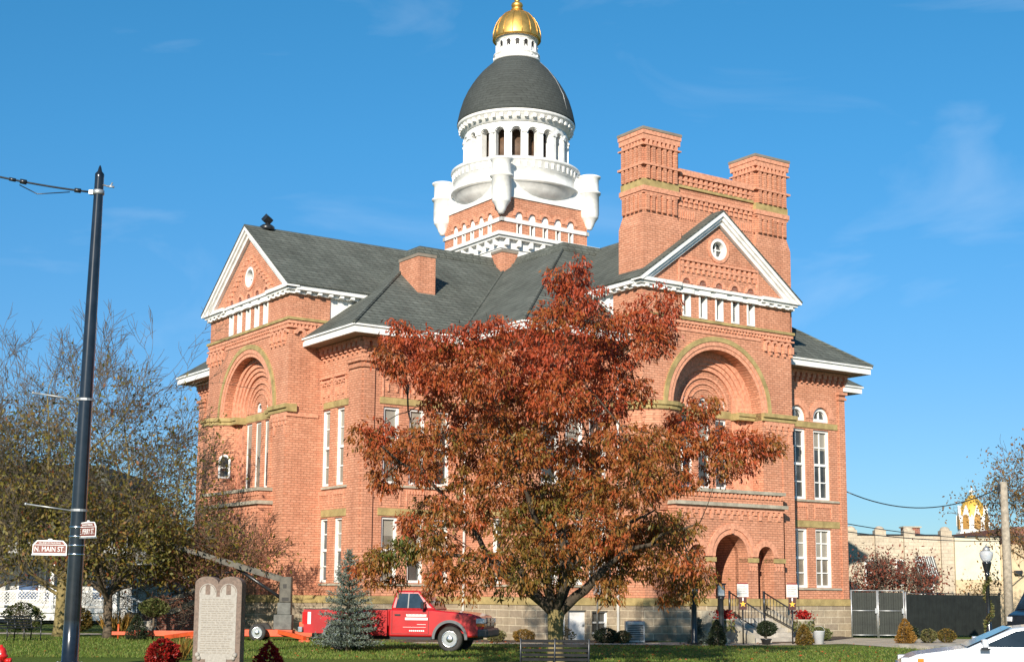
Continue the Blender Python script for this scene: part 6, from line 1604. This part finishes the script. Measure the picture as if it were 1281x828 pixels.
def bench(x, y, rz, label, seatmat, w=1.3, h=.82):
    T = thing('park_bench', label, 'bench', (x, y, 0), rz)
    m = MB()
    for k in range(5): m.bar((-w / 2, .18 + .03 * k, .40 + h * .0 + k * (h - .42) / 4.3), (w / 2, .18 + .03 * k, .40 + k * (h - .42) / 4.3), .02, .05)
    build('backrest', m, seatmat, T)
    m = MB()
    for k in range(6): m.bar((-w / 2, -.28 + .085 * k, .41), (w / 2, -.28 + .085 * k, .41), .06, .022)
    build('seat', m, seatmat, T)
    for xx in (-w / 2, 0, w / 2):
        m = MB(); m.tube([(xx, .26, 0), (xx, .2, .4), (xx, .32, h)], .02, 6); m.tube([(xx, -.3, 0), (xx, -.3, .4), (xx, .2, .4)], .02, 6)
        if xx: m.tube([(xx, -.3, .4), (xx, -.3, .62), (xx, .24, .62)], .018, 6)
        build('leg', m, M['black_metal'], T)
bench(.83, 27.2, PI, 'black slatted metal bench in front of the autumn tree trunk', pmat('dull_black_slats', (.014, .015, .016), .7, .4, 6, spec=.2), 1.26, .79)
bench(-15.6, 46.2, .9, 'dark bench standing on the lawn under the large bare tree', M['black_metal'], 1.2, .8)

def monument():
    T = thing('stone_monument', 'brown granite tablet monument with rounded twin tops and carved inscription', 'monument', (-5.5, 27.5, 0), -0.1)
    S = lambda u, z, o: (u, -o, z); g = pmat('brown_granite', (.17, .115, .085), .6, .35, 25, bump=.3); f = pmat('honed_pale_granite', (.33, .30, .26), .65, .18, 20)
    hw = .455
    def twin(hw, z0, zs, r, dip=.0):
        pts = [(-hw, z0), (hw, z0), (hw, zs)]
        for i in range(1, 13): a = PI * i / 12; pts.append((hw / 2 + hw / 2 * math.cos(a), zs + r * math.sin(a)))
        for i in range(1, 13): a = PI * i / 12; pts.append((-hw / 2 + hw / 2 * math.cos(a), zs + r * math.sin(a)))
        return pts
    m = MB(); m.prism(S, twin(hw, .12, 1.74, .14), -.14, .14); build('tablet', m, g, T, bevel=.02)
    m = MB(); m.box(-.6, .6, -.25, .25, 0, .12); build('plinth', m, g, T, bevel=.02)
    m = MB(); m.prism(S, [(-.36, .34), (.36, .34), (.36, 1.5), (-.36, 1.5)], .141, .146); fa = build('inscription_face', m, f, T)
    for sx in (-.2, .2):
        m = MB(); m.prism(S, arch_poly(sx, .165, 1.5, 1.58, 14), .141, .147); build('carved_tablet', m, f, fa)
        m = MB(); m.prism(S, arch_poly(sx, .045, 1.54, 1.69, 8), .148, .152); m.ring(S, sx, 1.58, .14, .15, .148, .152, 0, PI, 16); build('carving', m, g, fa)
    m = MB(); m.box(-.2, .2, -.153, -.147, .24, .4); build('inscription_plaque', m, f, fa)
    m = MB()
    for r in range(24):
        z = 1.44 - r * .043; x = -.31
        while x < .3:
            l = random.uniform(.03, .11); 
            if x + l > .32: break
            m.box(x, x + l, -.1478, -.1461, z, z + .014); x += l + .018
    build('inscription', m, pmat('inscription_shade', (.25, .21, .165), .7, .2, 20), fa)
    for sx in (-.36, .36):
        m = MB(); m.sphere((sx, -.145, .42), .05, 8, 6); m.sphere((sx * .92, -.145, .36), .045, 8, 6); build('carved_rosette', m, f, fa)
monument()
def hydrant():
    T = thing('fire_hydrant', 'red fire hydrant cut by the lower left corner', 'fire hydrant', (-9.42, 27.0, 0)); T.scale = (.84, .84, .84); RP = pmat('hydrant_red', (.55, .015, .012), .4, .25, 6)
    m = MB(); m.lathe(0, 0, [(.17, 0), (.17, .04), (.12, .06), (.115, .42), (.15, .44), (.15, .48), (.12, .5), (.115, .56), (.09, .62), (.05, .655), (.03, .66), (.03, .70), (.005, .705)], 20); build('barrel', m, RP, T)
    for s in (-1, 1):
        m = MB(); m.tube([(s * .1, 0, .36), (s * .2, 0, .36)], .055, 10); m.tube([(s * .2, 0, .36), (s * .23, 0, .36)], .068, 6); build('side_outlet', m, RP, T)
    m = MB(); m.tube([(0, -.1, .34), (0, -.21, .34)], .075, 12); build('pumper_outlet', m, RP, T)
    m = MB(); m.box(-.03, .04, -.123, -.12, .5, .53); build('decal', m, M['white_text'], T)
hydrant()
T = thing('sign_post', 'thin bare metal post standing left of the side stairs', 'post', (-14.3, 53.0, 0)); m = MB(); m.box(-.03, .03, -.02, .02, 0, 2.0); build('post', m, M['grey_metal'], T); m = MB(); m.box(-.035, .035, -.04, -.02, 1.2, 1.28); build('bracket', m, M['grey_metal'], T)

# ------------------------------------------------------------------ groups for repeats
GROUPS = {'cone_shrub': 'clipped cone shrubs', 'round_shrub': 'low round shrubs', 'burning_bush': 'bright red bushes by the monument', 'bare_tree': 'bare trees on the left', 'background_tree': 'trees behind the left houses',
          'gate_leaf': 'leaves of the double gate', 'lamp_post': 'lantern posts by the entrance', 'star_sign': 'gold star signs by the entrance', 'planter_urn': 'stone urns by the entrance', 'park_bench': 'park benches',
          'topiary': 'topiary shrubs', 'grass_clump': 'clumps of dry grass', 'overhead_wire': 'overhead wires on the right', 'spruce_tree': 'blue spruces', 'parked_car': 'cars'}
for o in scene.objects:
    if o.parent is None and o.name.split('.')[0] in GROUPS and 'label' in o: o['group'] = GROUPS[o.name.split('.')[0]]
